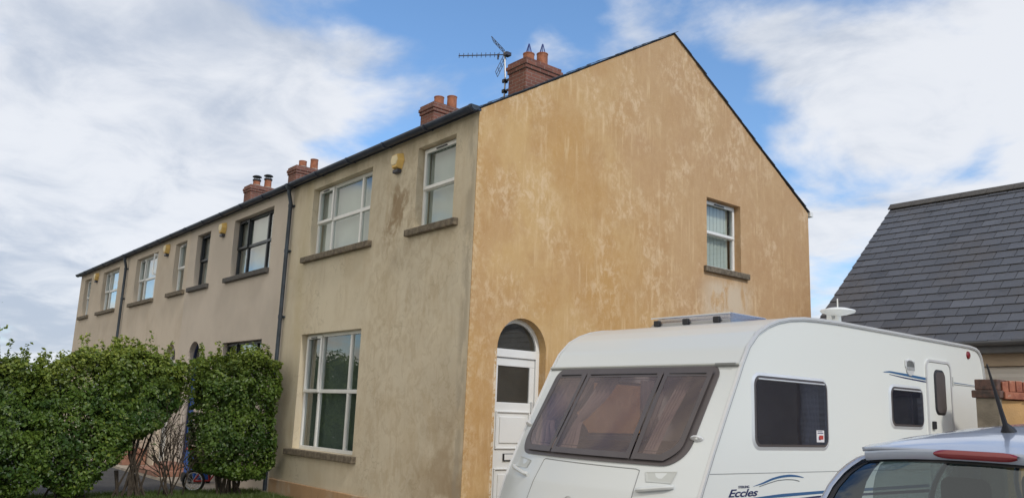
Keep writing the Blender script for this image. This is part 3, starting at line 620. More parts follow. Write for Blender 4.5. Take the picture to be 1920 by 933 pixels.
for i in range(rows):
    x = GX0-(.5 if i % 2 else 0)*wsl
    while x < GX1:
        xa_, xb_ = max(GX0, x+.005), min(GX1, x+wsl-.005)
        if xb_-xa_ > .04:
            s0 = i*gau-.05; s1 = min((i+1)*gau+.012, SLn+.02)+random.uniform(-.004, .004)
            j = random.uniform(0, .004) + (.008 if random.random() < .03 else 0); o_ = Vector((0, GY, GZ))
            tl = o_+dn*s0+nm*(-.014); bl = o_+dn*s1+nm*(.003+j); b2 = o_+dn*s1+nm*(-.004)
            b.add([(xa_, tl.y, tl.z), (xb_, tl.y, tl.z), (xb_, bl.y, bl.z), (xa_, bl.y, bl.z), (xa_, b2.y, b2.z), (xb_, b2.y, b2.z), (xa_, tl.y, tl.z-.01), (xb_, tl.y, tl.z-.01)], [(0, 1, 2, 3), (3, 2, 5, 4), (0, 3, 4, 6), (1, 7, 5, 2)])
            tone += [min(1, max(0, random.gauss(.5, .17)))]*8
        x += wsl
so = b.build('slates', 'slate', rf); at = so.data.attributes.new('tone', 'FLOAT', 'POINT'); at.data.foreach_set('value', tone)
b = MB(); x = GX0-.02
while x < GX1:
    x2 = min(x+.45, GX1); b.prism([(x, GY-.14, GZ-.075), (x, GY-.02, GZ+.045), (x, GY+.02, GZ+.045), (x, GY+.14, GZ-.075), (x, GY+.12, GZ-.09), (x, GY, GZ+.02), (x, GY-.12, GZ-.09)], (x2-x-.006, 0, 0)); x += .45
b.build('ridge_tiles', 'grey_sill', rf, bevel=.008)
b = MB(); b.patch(lambda u, v: (GX0+(GX1-GX0)*u, ey-.03+.06*math.cos(math.pi*(1+v)), ez-.02+.06*math.sin(math.pi*(1+v))), 8, 8); b.build('gutter', 'fascia', G, smooth=True, solid=.005)
b = MB(); b.box(GX0+.02, GX1-.02, ey+.04, ey+.065, ez-.17, ez-.03); b.box(GX0+.02, GX1-.02, ey+.065, wy-.001, ez-.17, ez-.15); b.build('fascia', 'fascia', G)

# ------------------------------------------------------------------ brick capped garden wall with pier
P = thing('garden_wall', 'rendered ochre garden wall and pier capped with red bricks, right of the caravan', 'wall', (5.02, 2.9, 0))
b = MB(); b.box(4.905, 5.125, 2.83, 3.05, 0, 1.93); b.build('pier', 'pier_render', P, bevel=.008)
b = MB(); b.box(4.88, 5.15, 2.795, 3.08, 1.93, 2.005); b.box(4.905, 5.125, 2.82, 3.06, 2.007, 2.115); b.build('pier_cap', 'dark_coping', P, bevel=.01)
wd = Vector((.541, .841, 0)); wp = Vector((-.841, .541, 0)); w0 = Vector((5.125, 2.90, 0)); wl = 5.
b = MB(); q = [w0+wp*.0, w0+wd*wl, w0+wd*wl+wp*.2, w0+wp*.2]; b.prism([(p.x, p.y, 0) for p in q], (0, 0, 1.91)); b.build('wall', 'wall_ochre', P)
b = MB()
for k in range(int(wl/.075)):
    p = w0+wd*(.075*k+.004); j = random.uniform(-.006, .006); q = [p-wp*.02, p+wd*.066-wp*.02, p+wd*.066+wp*.2, p+wp*.2]; b.prism([(v.x, v.y, 1.995+j*.5) for v in q], (0, 0, .105+j))
for k in range(int(wl/.225)):
    p = w0+wd*(.225*k+.004); j = random.uniform(-.008, .008); q = [p-wp*(.045+j), p+wd*.216-wp*(.045-j), p+wd*.216+wp*.23, p+wp*.23]; b.prism([(v.x, v.y, 1.915+j) for v in q], (0, 0, .072))
b.build('coping', 'coping_brick', P, bevel=.006)

# ------------------------------------------------------------------ caravan
V_ = thing('caravan', 'white touring caravan parked along the ochre gable', 'caravan', (3.4, 1.3, 0))
X0, X1 = 2.302, 4.532; XC = (X0+X1)/2; HW = (X1-X0)/2
prof = [(2.535, .88), (2.527, .54), (2.515, .30), (2.492, .1), (2.455, -.084), (2.405, -.231), (2.33, -.377), (2.20, -.515), (2.05, -.61), (1.951, -.662), (1.675, -.815), (1.353, -.99), (1.036, -1.15), (.8, -1.235), (.6, -1.22), (.45, -1.1), (.42, -.9)]
pz = np.array([p[0] for p in prof][::-1]); py = np.array([p[1] for p in prof][::-1])
def bow(z): return .22*min(1, max(0, (2.06-z)/.8))
def FY(x, z, off=0.):
    t = min(1, abs((x-XC)/HW)); y = float(np.interp(z, pz, py)); return y-bow(z)*(1-t**2.2)-off
rear = [(4.0, .42), (4.02, .6), (4.01, 1.5), (3.985, 2.187), (3.965, 2.34), (3.93, 2.43), (3.87, 2.49), (3.79, 2.518), (3.63, 2.531)]
side = [(y, z) for z, y in prof]+[(-.3, .42), (1.2, .42), (2.9, .42)]+rear      # y,z outline of the side
side_holes = {1: [(-.447, .638, 1.41, 1.97), (1.79, 2.45, 1.617, 1.99)], 0: [(-.28, .75, 1.41, 1.97), (1.7, 2.5, 1.6, 1.99)]}
def rrect(a_, b_, c_, d_, r, n=6, top=0.):
    pts = []
    for cx, cz, s0 in ((b_-r, d_-r, 0), (a_+r, d_-r, 1), (a_+r, c_+r, 2), (b_-r, c_+r, 3)):
        pts += [(cx+r*math.cos(math.pi/2*(s0+i/n)), cz+r*math.sin(math.pi/2*(s0+i/n))) for i in range(n+1)]
    return pts
for k, x in ((1, X1), (0, X0)):
    mb = MB(); hs = [rrect(*h_, .07) for h_ in side_holes[k]]
    polys = [[Vector((u, z, 0)) for u, z in side]]+[[Vector((u, z, 0)) for u, z in h_] for h_ in hs]
    flat = [p for q in polys for p in q]; tr = tessellate_polygon(polys); mb.add([(x, p.x, p.y) for p in flat], [tuple(t) for t in tr])
    mb.build('side_panel', 'caravan_white', V_, solid=.02, soff=0)
    # silver edge trim following the outline, with a dark insert
    path = side[:-1][:]; i0 = 0
    tp = [(x, u, z) for u, z in rear[1:]+side[:16]]
    def strip(pts, wi, lo, hi, matn, nm_, off=.0):
        b = MB(); sgn = 1 if k else -1; V = []
        P_ = [Vector((p[1], p[2])) for p in pts]
        for i, p in enumerate(P_):
            d_ = (P_[min(i+1, len(P_)-1)]-P_[max(i-1, 0)]).normalized(); nn = Vector((-d_.y, d_.x))   # inward/outward
            a_ = p+nn*(off); c_ = p+nn*(off+wi)
            V += [(x+sgn*lo, a_.x, a_.y), (x+sgn*hi, a_.x, a_.y), (x+sgn*hi, c_.x, c_.y), (x+sgn*lo, c_.x, c_.y)]
        n_ = len(P_); b.add(V, [(i*4+j, (i+1)*4+j, (i+1)*4+(j+1) % 4, i*4+(j+1) % 4) for i in range(n_-1) for j in range(4)]+[(0, 1, 2, 3), ((n_-1)*4, (n_-1)*4+3, (n_-1)*4+2, (n_-1)*4+1)])
        return b.build(nm_, matn, V_, smooth=True)
    strip(tp, .030, .0, .026, 'trim_silver', 'edge_trim', -.004)
    strip(tp, .004, .018, .028, 'seam', 'trim_insert', .015)
    strip(tp, .007, .004, .010, 'navy', 'trim_seal', .027)
# roof skin, front skin, rear skin
b = MB(); b.patch(lambda u, v: (X0+(X1-X0)*v, *(lambda yy: (yy, float(np.interp(yy, [.88, 3.63], [2.535, 2.531]))))(.88+2.75*u)), 40, 40, lambda u, v: .88+2.75*u < 1.06 and 2.74 < X0+(X1-X0)*v < 3.66); b.patch(lambda u, v: (X0+(X1-X0)*v, rear[8-int(round(u*8))][0]+.06*(1-abs(2*v-1)**3)*min(1, u*3), rear[8-int(round(u*8))][1]), 8, 16)
b.build('roof_skin', 'caravan_white', V_, smooth=True, solid=.015, soff=0)
# front window outline in x,z: top edge straight, sides slanting
WT, WB = 2.022, 1.262
def wside(z, sg): # half width of window at z
    return 1.0-.0*(z-WB)
def inwin(x, z, m=0.):
    hw = .96-m; r = .13
    if z > WT-m or z < WB+m-.0: return False
    dx_ = abs(x-3.40); 
    if dx_ > hw-.0: return False
    zt = WT-m-z; zb_ = z-WB-m
    for q, rr in ((zt, .09), (zb_, .17)):
        if q < rr and dx_ > hw-rr and (dx_-(hw-rr))**2+(rr-q)**2 > rr*rr: return False
    return True
NZ = 150; zs_ = list(np.interp(np.linspace(0, 1, NZ+1), np.linspace(0, 1, len(pz)), pz))
def frp(u, v):
    z = 2.0576+(.42-2.0576)*u; return (X0+(X1-X0)*v, FY(X0+(X1-X0)*v, z), z)
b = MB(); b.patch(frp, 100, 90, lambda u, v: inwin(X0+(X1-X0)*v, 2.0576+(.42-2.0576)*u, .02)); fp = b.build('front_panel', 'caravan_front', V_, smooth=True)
b = MB(); up_ = [p for p in prof if p[0] >= 2.05]; nU = 30
us_ = np.linspace(0, 1, len(up_)); 
def upf(u, v):
    z = float(np.interp(u, us_, [p[0] for p in up_])); y = float(np.interp(u, us_, [p[1] for p in up_])); e = 1-abs(2*v-1)**8
    return (X0+(X1-X0)*v, y, z)
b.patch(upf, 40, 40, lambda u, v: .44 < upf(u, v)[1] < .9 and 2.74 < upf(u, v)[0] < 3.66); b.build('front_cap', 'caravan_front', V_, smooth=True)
# rail between cap and window
b = MB(); b.tube([(X0-.012+(X1-X0+.02)*i/20, FY(X0+(X1-X0)*i/20, 2.052, .012), 2.052) for i in range(21)], .013, 8); b.build('awning_rail', 'trim_pale', V_, smooth=True)
b = MB(); b.tube([(X0+(X1-X0)*i/20, FY(X0+(X1-X0)*i/20, 2.036, .006), 2.036) for i in range(21)], .006, 6); b.box(X1-.22, X1-.02, -.64, -.62, 2.045, 2.062); b.build('rail_seal', 'seam', V_, smooth=True)
# surround ring + panes
def outline(m, n=10):
    hw = .96-m; cx = 3.40; t = WT-m; bt = WB+m; pts = []
    def arc(x_, z_, r, a0): return [(x_+r*math.cos(rad(a0+90*i/n)), z_+r*math.sin(rad(a0+90*i/n))) for i in range(n+1)]
    rt_, rb_ = max(.03, .09-m*.5), max(.05, .17-m*.5)
    top = [(cx+hw-rt_-(2*hw-2*rt_)*i/30, t) for i in range(31)]; bot = [(cx-hw+rb_+(2*hw-2*rb_)*i/30, bt) for i in range(31)]
    return arc(cx+hw-rt_, t-rt_, rt_, 0)+top[1:-1]+arc(cx-hw+rt_, t-rt_, rt_, 90)+arc(cx-hw+rb_, bt+rb_, rb_, 180)+bot[1:-1]+arc(cx+hw-rb_, bt+rb_, rb_, 270)
def fring(m0, m1, o0, o1, nm_, mt_, parent):
    a_ = outline(m0); c_ = outline(m1); n = len(a_)
    b = MB(); b.add([(x, FY(x, z, o0), z) for x, z in a_]+[(x, FY(x, z, o1), z) for x, z in c_]+[(x, FY(x, z, -.02), z) for x, z in a_], [(i, (i+1) % n, (i+1) % n+n, i+n) for i in range(n)]+[(i, (i+1) % n, (i+1) % n+2*n, i+2*n) for i in range(n)])
    return b.build(nm_, mt_, parent, smooth=True)
fring(-.018, .05, .012, .012, 'window_surround', 'window_rubber', V_)
def mull(i, z): # mullion x at z
    f_ = (WT-z)/(WT-WB); return (2.875+.13*f_, 3.815+.12*f_)[i]
for k in range(3):
    def xr(z):
        a_ = (2.472 if k == 0 else mull(k-1, z)+.008); c_ = (4.328 if k == 2 else mull(k, z)-.008); return a_, c_
    def pf(u, v, m=0., off=.03):
        z = (WT-.025-m)+(WB+.02+m-(WT-.025-m))*u; a_, c_ = xr(z); a_ += m; c_ -= m
        if k == 0: a_ += (.11*max(0, (u-.8)/.2)**2.2)
        if k == 2: c_ -= (.11*max(0, (u-.8)/.2)**2.2)
        x = a_+(c_-a_)*v; return (x, FY(x, z, off), z)
    b = MB(); b.patch(pf, 24, 20); wo = b.build('front_window', 'acrylic', V_, smooth=True)
    # dark frosted border of the acrylic pane
    b = MB(); nn = 24
    ring = lambda m, off: [pf(0, i/nn, m, off) for i in range(nn)]+[pf(i/nn, 1, m, off) for i in range(nn)]+[pf(1, 1-i/nn, m, off) for i in range(nn)]+[pf(1-i/nn, 0, m, off) for i in range(nn)]
    r1, r2 = ring(0, .033), ring(.045, .033); n = len(r1); b.add(r1+r2, [(i, (i+1) % n, (i+1) % n+n, i+n) for i in range(n)]); b.build('pane_border', 'window_rubber', wo)
    for (m_, o_) in ((.062, .002),):
        r1, r2 = ring(m_, .0), ring(m_+.006, .0); b = MB(); b.add(r1+r2, [(i, (i+1) % n, (i+1) % n+n, i+n) for i in range(n)]); b.build('inner_seal', 'rubber', wo)
    x_ = xr(1.8)[0]+.10; b = MB(); b.tube([(x_+.02, FY(x_, 1.84, -.04), 1.84), (x_+.0, FY(x_, 1.60, -.03), 1.60)], .0035, 6); b.build('window_stay', 'trim_pale', wo)
    x_ = xr(1.3)[0]+.2; b = MB(); b.tube([(xr(WT-.02)[0]+.06, FY(x_, WT-.045, .036), WT-.045), ((xr(WT-.02)[1]-.06), FY(xr(1.9)[1]-.06, WT-.045, .036), WT-.045)], .006, 5); b.build('hinge_strip', 'rubber', wo)
# front locker lid seam, recessed grab handles, lamps
def fline(pts, r=.0035, off=.001, mt_='seam', nm_='panel_seam'):
    b = MB(); P_ = []
    for (xa_, za_), (xb_, zb_) in zip(pts[:-1], pts[1:]):
        for i in range(12): x = xa_+(xb_-xa_)*i/12; z = za_+(zb_-za_)*i/12; P_.append((x, FY(x, z, off), z))
    x, z = pts[-1]; P_.append((x, FY(x, z, off), z)); b.tube(P_, r, 5); return b.build(nm_, mt_, V_)
fline([(2.86, .80), (2.885, 1.0), (2.93, 1.205), (2.95, 1.219), (3.4, 1.212), (4.0, 1.206), (4.035, 1.198), (4.04, 1.0), (4.03, .8)])
b = MB(); b.tube([(3.44+.05*math.cos(t_), FY(3.44, .9, .004), .905+.045*math.sin(t_)) for t_ in [i*math.pi/8 for i in range(17)]], .006, 5); b.build('badge_ring', 'trim_pale', V_)
for sg, xx in ((-1, 2.60), (1, 4.215)):
    z0 = 1.165
    b = MB()
    for (hx, hz, off, ins) in ((.125, .045, .003, 0),):
        q = [(xx-hx+.02*sg*0, z0+hz-.02), (xx+hx, z0+hz), (xx+hx*.85, z0-hz), (xx-hx*.75, z0-hz)]
        if sg < 0: q = [(2*xx-u, z) for u, z in q]
        inn = [(xx+(u-xx)*.86, z0+(z-z0)*.72) for u, z in q]
        V = [(u, FY(u, z, .006), z) for u, z in q]+[(u, FY(u, z, .002), z) for u, z in inn]+[(xx+(u-xx)*.95, FY(u, z, .0025), z) for u, z in inn]
        b.add(V[:8], [(i, (i+1) % 4, (i+1) % 4+4, i+4) for i in range(4)]); b.add(V[4:8], [(0, 1, 2, 3)])
    b.build('handle_recess', 'trim_pale', V_)
    b = MB(); xa_, xb_ = (2.42, 2.755) if sg < 0 else (4.07, 4.345); za_, zb_ = (1.118, 1.072) if sg < 0 else (1.055, 1.098)
    b.tube([(xa_+(xb_-xa_)*i/8, FY(xa_+(xb_-xa_)*i/8, za_+(zb_-za_)*i/8, .028 if 0 < i < 8 else .005), za_+(zb_-za_)*i/8) for i in range(9)], .018, 8); b.build('grab_handle', 'caravan_front', V_, smooth=True)
    b = MB(); xl, zl = (2.345, 1.50) if sg < 0 else (4.40, 1.458)
    V = []; rings = ((.048, .026, .0), (.048, .026, .014), (.036, .018, .024))
    for rx, rz, of in rings: V += [(xl+rx*math.cos(i*math.pi/8), FY(xl, zl, of+.006)+sg*.25*rx*math.cos(i*math.pi/8)-.45*rz*math.sin(i*math.pi/8), zl+rz*math.sin(i*math.pi/8)) for i in range(16)]
    b.add(V, [(j*16+i, j*16+(i+1) % 16, (j+1)*16+(i+1) % 16, (j+1)*16+i) for j in range(2) for i in range(16)]+[tuple(32+i for i in range(16))]); lo = b.build('marker_lamp', 'trim_silver', V_, smooth=True)
    b = MB(); b.lathe((xl+.008, FY(xl, zl, .030), zl), [(.012, 0), (.010, -.004), (.002, -.006)], 10, 'y'); b.build('lens', 'lamp_clear', lo)
# side windows
def ringYZ(mb, x, o, i_): mb.add([(x, u, z) for u, z in o]+[(x, u, z) for u, z in i_], [(a_, (a_+1) % len(o), (a_+1) % len(o)+len(o), a_+len(o)) for a_ in range(len(o))])
def side_window(ya, yb_, za, zb, x=X1, sg=1, label=None):
    b = MB(); o = rrect(ya-.03, yb_+.03, za-.03, zb+.03, .10); i_ = rrect(ya-.005, yb_+.005, za-.005, zb+.005, .078)
    n = len(o); b.add([(x+sg*.010, u, z) for u, z in o]+[(x+sg*.022, u, z) for u, z in i_]+[(x+sg*.012, u, z) for u, z in rrect(ya, yb_, za, zb, .073)], [(a_+k*n, (a_+1) % n+k*n, (a_+1) % n+(k+1)*n, a_+(k+1)*n) for k in range(2) for a_ in range(n)])
    w = b.build('side_window', 'trim_silver', V_, smooth=True)
    b = MB(); p = rrect(ya, yb_, za, zb, .073); p2 = rrect(ya+.02, yb_-.02, za+.02, zb-.02, .055); b.add([(x+sg*.020, u, z) for u, z in p]+[(x+sg*.024, u, z) for u, z in p2], [(a_, (a_+1) % n, (a_+1) % n+n, a_+n) for a_ in range(n)]); b.build('rubber_seal', 'window_rubber', w)
    b = MB(); b.add([(x+sg*.026, u, z) for u, z in p2], [tuple(range(n))]); b.build('pane', 'acrylic_side' if sg > 0 else 'acrylic', w)
    b = MB(); b.tube([(x+sg*.027, ya+.05, zb-.022), (x+sg*.027, yb_-.05, zb-.022)], .007, 6); b.build('hinge_strip', 'trim_silver', w)
    return w
w = side_window(-.447, .638, 1.41, 1.97)
b = MB(); b.box(X1+.027, X1+.0285, .435, .555, 1.452, 1.552); st_ = b.build('sticker', 'sticker_white', w)
b = MB(); b.box(X1+.0287, X1+.0292, .475, .54, 1.475, 1.51); b.build('sticker_mark', 'sticker_red', w)
b = MB(); b.box(X1+.0287, X1+.0291, .465, .50, 1.47, 1.50); b.box(X1+.0287, X1+.0291, .45, .54, 1.525, 1.532); b.box(X1+.0287, X1+.0291, .45, .53, 1.54, 1.545); b.build('sticker_print', 'decal_navy', w)
side_window(1.79, 2.45, 1.617, 1.99)
side_window(-.28, .75, 1.41, 1.97, X0, -1); side_window(1.7, 2.5, 1.6, 1.99, X0, -1)
# entrance door
b = MB(); x = X1; o = rrect(2.55, 3.13, .50, 2.315, .085); i_ = rrect(2.575, 3.105, .525, 2.29, .07); n = len(o)
b.add([(x+.010, u, z) for u, z in o]+[(x+.024, u, z) for u, z in o]+[(x+.024, u, z) for u, z in i_]+[(x+.010, u, z) for u, z in i_], [(a_+k*n, (a_+1) % n+k*n, (a_+1) % n+(k+1)*n, a_+(k+1)*n) for k in range(3) for a_ in range(n)])
dr = b.build('entrance_door', 'trim_silver', V_)
b = MB(); o2 = rrect(2.582, 3.098, .53, 2.283, .066); b.add([(x+.010, u, z) for u, z in o2]+[(x+.019, u, z) for u, z in o2]+[(x+.019, u, z) for u, z in rrect(2.60, 3.08, .55, 2.262, .05)], [(a_+k*n, (a_+1) % n+k*n, (a_+1) % n+(k+1)*n, a_+(k+1)*n) for k in range(2) for a_ in range(n)]+[tuple(2*n+i for i in range(n))]); b.build('door_leaf', 'caravan_white', dr)
b = MB(); ringYZ(b, x+.0115, rrect(2.578, 3.102, .527, 2.287, .068), rrect(2.584, 3.096, .533, 2.281, .065)); b.build('door_seal', 'rubber', dr)
b = MB(); o3 = rrect(2.715, 2.975, 1.745, 2.215, .075); i3 = rrect(2.738, 2.952, 1.768, 2.192, .058); n = len(o3); b.add([(x+.019, u, z) for u, z in o3]+[(x+.032, u, z) for u, z in i3], [(a_, (a_+1) % n, (a_+1) % n+n, a_+n) for a_ in range(n)]); b.build('window_rim', 'rubber', dr, smooth=True)
b = MB(); b.add([(x+.031, u, z) for u, z in i3], [tuple(range(n))]); b.build('door_window', 'window_rubber', dr)
b = MB(); b.box(x+.019, x+.045, 2.62, 2.68, 1.60, 1.68); b.build('handle', 'rubber', dr, bevel=.008)
for zh in (2.06, 1.1): b = MB(); b.box(x+.01, x+.028, 3.135, 3.16, zh, zh+.1); b.build('hinge', 'trim_pale', dr, bevel=.004)
# vent, rear marker, belt seam
b = MB(); b.box(x+.01, x+.022, 2.115, 2.315, 2.20, 2.272); b.lathe((x+.016, 2.215, 2.20), [(.085, -.006), (.085, .006)], 20, 'x'); vo = b.build('flue_vent', 'trim_silver', V_, bevel=.006)
b = MB(); [b.box(x+.0225, x+.024, 2.14+i*.024, 2.152+i*.024, 2.17, 2.26) for i in range(7)]; b.build('vent_slots', 'seam', vo)
b = MB(); b.lathe((x+.010, 3.60, 2.425), [(.045, 0), (.04, .012), (.015, .022)], 16, 'x'); b.build('rear_marker_lamp', 'lamp_red', V_, smooth=True)
b = MB(); b.box(x+.010, x+.0125, -1.02, 2.54, 1.203, 1.207); b.box(x+.010, x+.0125, 3.14, 4.0, 1.203, 1.207); b.build('belt_seam', 'seam', V_)
# stripes and lettering
def decal(top, bot, mt_, nm_='stripe', off=.0125):
    b = MB(); xs = [p[0] for p in top]; n = 40; V = []
    for i in range(n+1):
        y = top[0][0]+(top[-1][0]-top[0][0])*i/n; za = np.interp(y, xs, [p[1] for p in top]); zb = np.interp(y, [p[0] for p in bot], [p[1] for p in bot]); V += [(X1+off, y, za), (X1+off, y, zb)]
    b.add(V, [(2*i, 2*i+2, 2*i+3, 2*i+1) for i in range(n)]); return b.build(nm_, mt_, V_)
def smooth_pts(p, n=60):
    xs = np.array([q[0] for q in p]); zs = np.array([q[1] for q in p]); X = np.linspace(xs[0], xs[-1], n); Z = np.interp(X, xs, zs)
    k = np.ones(7)/7; Zp = np.pad(Z, 3, mode='reflect', reflect_type='odd'); return list(zip(X, np.convolve(Zp, k, 'valid')))
top = smooth_pts([(-.473, 1.105), (-.357, 1.129), (-.216, 1.164), (-.09, 1.182), (.039, 1.189), (.142, 1.181), (.241, 1.163)])
bot = smooth_pts([(-.473, 1.103), (-.34, 1.119), (-.199, 1.150), (-.09, 1.164), (.038, 1.170), (.141, 1.167), (.236, 1.158)])
decal(top, bot, 'decal_blue', 'swoosh')
th = smooth_pts([(-.393, 1.101), (-.27, 1.123), (-.136, 1.144), (0, 1.149), (.112, 1.144), (.178, 1.131)]); decal([(a_, b_+.003) for a_, b_ in th], [(a_, b_-.003) for a_, b_ in th], 'decal_grey', 'thin_swoosh')
decal([(-.60, 1.012), (-.096, 1.037), (.505, 1.046), (2.5, 1.06)], [(-.60, 1.004), (-.096, 1.012), (.474, 1.022), (2.5, 1.03)], 'decal_blue')
decal([(.02, .992), (.453, 1.006), (2.5, 1.01)], [(.02, .985), (.453, .99), (2.5, .98)], 'decal_navy')
decal([(1.68, 2.128), (1.80, 2.142), (2.1, 2.135), (2.548, 2.118)], [(1.68, 2.122), (1.80, 2.127), (2.1, 2.112), (2.548, 2.092)], 'decal_blue', 'upper_stripe')
decal([(1.79, 2.112), (2.1, 2.098), (2.548, 2.082)], [(1.79, 2.107), (2.1, 2.086), (2.548, 2.068)], 'decal_navy', 'upper_thin_stripe')
decal([(3.16, 2.105), (3.5, 2.10), (3.85, 2.092)], [(3.16, 2.098), (3.5, 2.094), (3.85, 2.09)], 'decal_blue', 'upper_stripe'); decal([(3.16, 2.085), (3.85, 2.083)], [(3.16, 2.078), (3.85, 2.079)], 'decal_grey', 'upper_thin_stripe')
def text(s_, size, y, z, mt_, shear=0., sx=1., bold=0., rot=0., nm_='lettering'):
    cu = bpy.data.curves.new(nm_, 'FONT'); cu.body = s_; cu.size = size; cu.shear = shear; cu.offset = bold; cu.extrude = .0008; cu.space_character = .95
    t = bpy.data.objects.new('tmp', cu); COL.objects.link(t); dg = bpy.context.evaluated_depsgraph_get(); me = bpy.data.meshes.new_from_object(t.evaluated_get(dg)); bpy.data.objects.remove(t)
    me.transform(Matrix.Diagonal((sx, 1, 1, 1))); mw = Matrix(((0, 0, 1, X1+.0125), (math.cos(rot), -math.sin(rot), 0, y), (math.sin(rot), math.cos(rot), 0, z), (0, 0, 0, 1)))
    me.transform(mw); me.materials.clear(); me.materials.append(MAT[mt_]); o = bpy.data.objects.new(nm_, me); COL.objects.link(o); par(o, V_); return o
text('STERLING', .026, -.665, 1.095, 'decal_navy', 0, 1.3, .0002)
text('Eccles', .080, -.80, 1.032, 'decal_navy', .35, 2.0, .0012)
# rooflight, tv antenna
b = MB(); rx0, rx1, ry0, ry1 = 2.66, 3.72, .40, 1.12
b.add([(rx0, ry0, 2.535), (rx1, ry0, 2.535), (rx1, ry1, 2.535), (rx0, ry1, 2.535), (rx0+.10, ry0+.06, 2.645), (rx1-.05, ry0+.06, 2.645), (rx1-.05, ry1-.06, 2.645), (rx0+.10, ry1-.06, 2.645)], [(0, 1, 5, 4), (1, 2, 6, 5), (2, 3, 7, 6), (3, 0, 4, 7), (4, 5, 6, 7)])
rl = b.build('rooflight', 'cover_glass', V_, bevel=.03, seg=3)
b = MB(); b.box(rx0+.05, rx1-.04, ry0+.05, ry0+.11, 2.536, 2.575); b.box(rx0+.05, rx1-.04, ry1-.10, ry1-.04, 2.536, 2.575); b.box(rx0+.05, rx0+.11, ry0+.11, ry1-.10, 2.536, 2.575); b.box(rx1-.10, rx1-.04, ry0+.11, ry1-.10, 2.536, 2.575); b.build('rooflight_frame', 'trim_pale', rl, bevel=.01)
for x_ in (2.78, 3.16, 3.54):
    b = MB(); b.box(x_-.035, x_+.035, ry0-.012, ry0+.03, 2.54, 2.60); b.build('clip', 'rubber', rl, bevel=.008)
b = MB(); b.box(rx0+.04, rx1-.02, ry0-.0, ry0+.012, 2.62, 2.632); b.build('cover_bar', 'trim_silver', rl)
ax, ay = 4.08, 1.70
b = MB(); b.lathe((ax, ay, 2.70), [(.02, 0), (.10, .015), (.165, .035), (.175, .05), (.165, .06), (.09, .08), (.02, .088)], 28); an = b.build('tv_antenna_dome', 'trim_pale', V_, smooth=True); an.data.materials[0] = MAT['white_upvc']
b = MB(); b.lathe((ax, ay, 2.53), [(.07, 0), (.055, .03), (.035, .06), (.03, .18)], 16); b.box(ax-.11, ax-.055, ay-.035, ay+.03, 2.53, 2.735); b.tube([(ax-.1, ay, 2.66), (ax, ay, 2.66)], .02, 8); b.build('antenna_stem', 'white_upvc', an, bevel=.006)
b = MB(); b.tube([(ax, ay, 2.78), (ax, ay, 2.88)], .007, 6); b.build('antenna_tip', 'white_upvc', an)
# chassis, wheels, hitch
b = MB(); b.box(X0+.15, X1-.15, -.9, 3.95, .34, .44); b.tube([(XC-.5, -.9, .40), (XC, -2.25, .42)], .04, 8); b.tube([(XC+.5, -.9, .40), (XC, -2.25, .42)], .04, 8); b.lathe((XC, -2.3, .42), [(.06, -.05), (.07, 0), (.05, .08)], 12); b.build('chassis', 'dark_metal', V_)
for x_ in (X0+.12, X1-.12):
    b = MB(); b.lathe((x_, 1.45, .32), [(.22, -.09), (.31, -.085), (.32, 0), (.31, .085), (.22, .09)], 28, 'x'); wo = b.build('wheel', 'tyre', V_, smooth=True)
    b = MB(); b.lathe((x_, 1.45, .32), [(.2, -.095), (.03, -.08), (.03, .08), (.2, .095)], 20, 'x'); b.build('rim', 'alloy', wo, smooth=True)
# interior seen through the tinted panes
b = MB(); b.box(X0+.03, X1-.03, -.8, 3.9, .50, .53); b.box(X0+.03, X1-.03, 2.3, 2.33, .53, 2.5); b.build('floor', 'brown_interior', V_)
b = MB(); b.box(X0+.03, X0+.7, -.7, 1.5, .53, .98); b.box(X1-.7, X1-.03, -.7, 1.5, .53, .98); b.box(X0+.03, X0+.2, -.6, 1.5, .98, 1.36); b.box(X1-.2, X1-.03, -.6, 1.5, .98, 1.38); b.build('bench_seat', 'seat_cloth', V_, bevel=.04)
b = MB(); b.box(X0+.75, X1-.75, -.85, -.45, .53, 1.22); b.box(X0+.72, X1-.72, -.90, -.42, 1.22, 1.245); b.box(X0+.05, X0+.6, 1.55, 2.25, .53, 1.45); b.box(X0+.04, X0+.3, .8, 2.3, 2.1, 2.5); b.box(X1-.3, X1-.04, .8, 2.3, 2.1, 2.5); b.build('cabinet', 'brown_interior', V_, bevel=.01)
def curtain(xa_, xb_, y, za, zb, gather, ax_='x'):
    b = MB()
    def cf(u, v):
        z = za+(zb-za)*u; w_ = 1-gather*math.exp(-((u-.38)/.22)**2)-.25*gather*(u < .38); t_ = v*w_
        a_ = xa_+(xb_-xa_)*t_; o_ = y(z)+.022*math.sin(v*26)
        return (a_, o_, z) if ax_ == 'x' else (o_, a_, z)
    b.patch(cf, 16, 50); b.build('curtain', 'curtain', V_, smooth=True)
fyi = lambda z: FY(3.4, z)+.10-.0
curtain(2.40, 2.86, lambda z: FY(2.5, z)+.09, 1.28, 1.99, .45); curtain(2.96, 3.20, lambda z: FY(3.05, z)+.10, 1.28, 1.99, .5); curtain(3.92, 4.05, lambda z: FY(4.0, z)+.09, 1.28, 1.99, .1)
curtain(.62, .98, lambda z: X0+.06, 1.40, 2.0, .2, 'y'); curtain(-.45, -.1, lambda z: X0+.06, 1.40, 2.0, .55, 'y')
curtain(.64, .38, lambda z: X1-.08, 1.40, 2.0, .2, 'y')

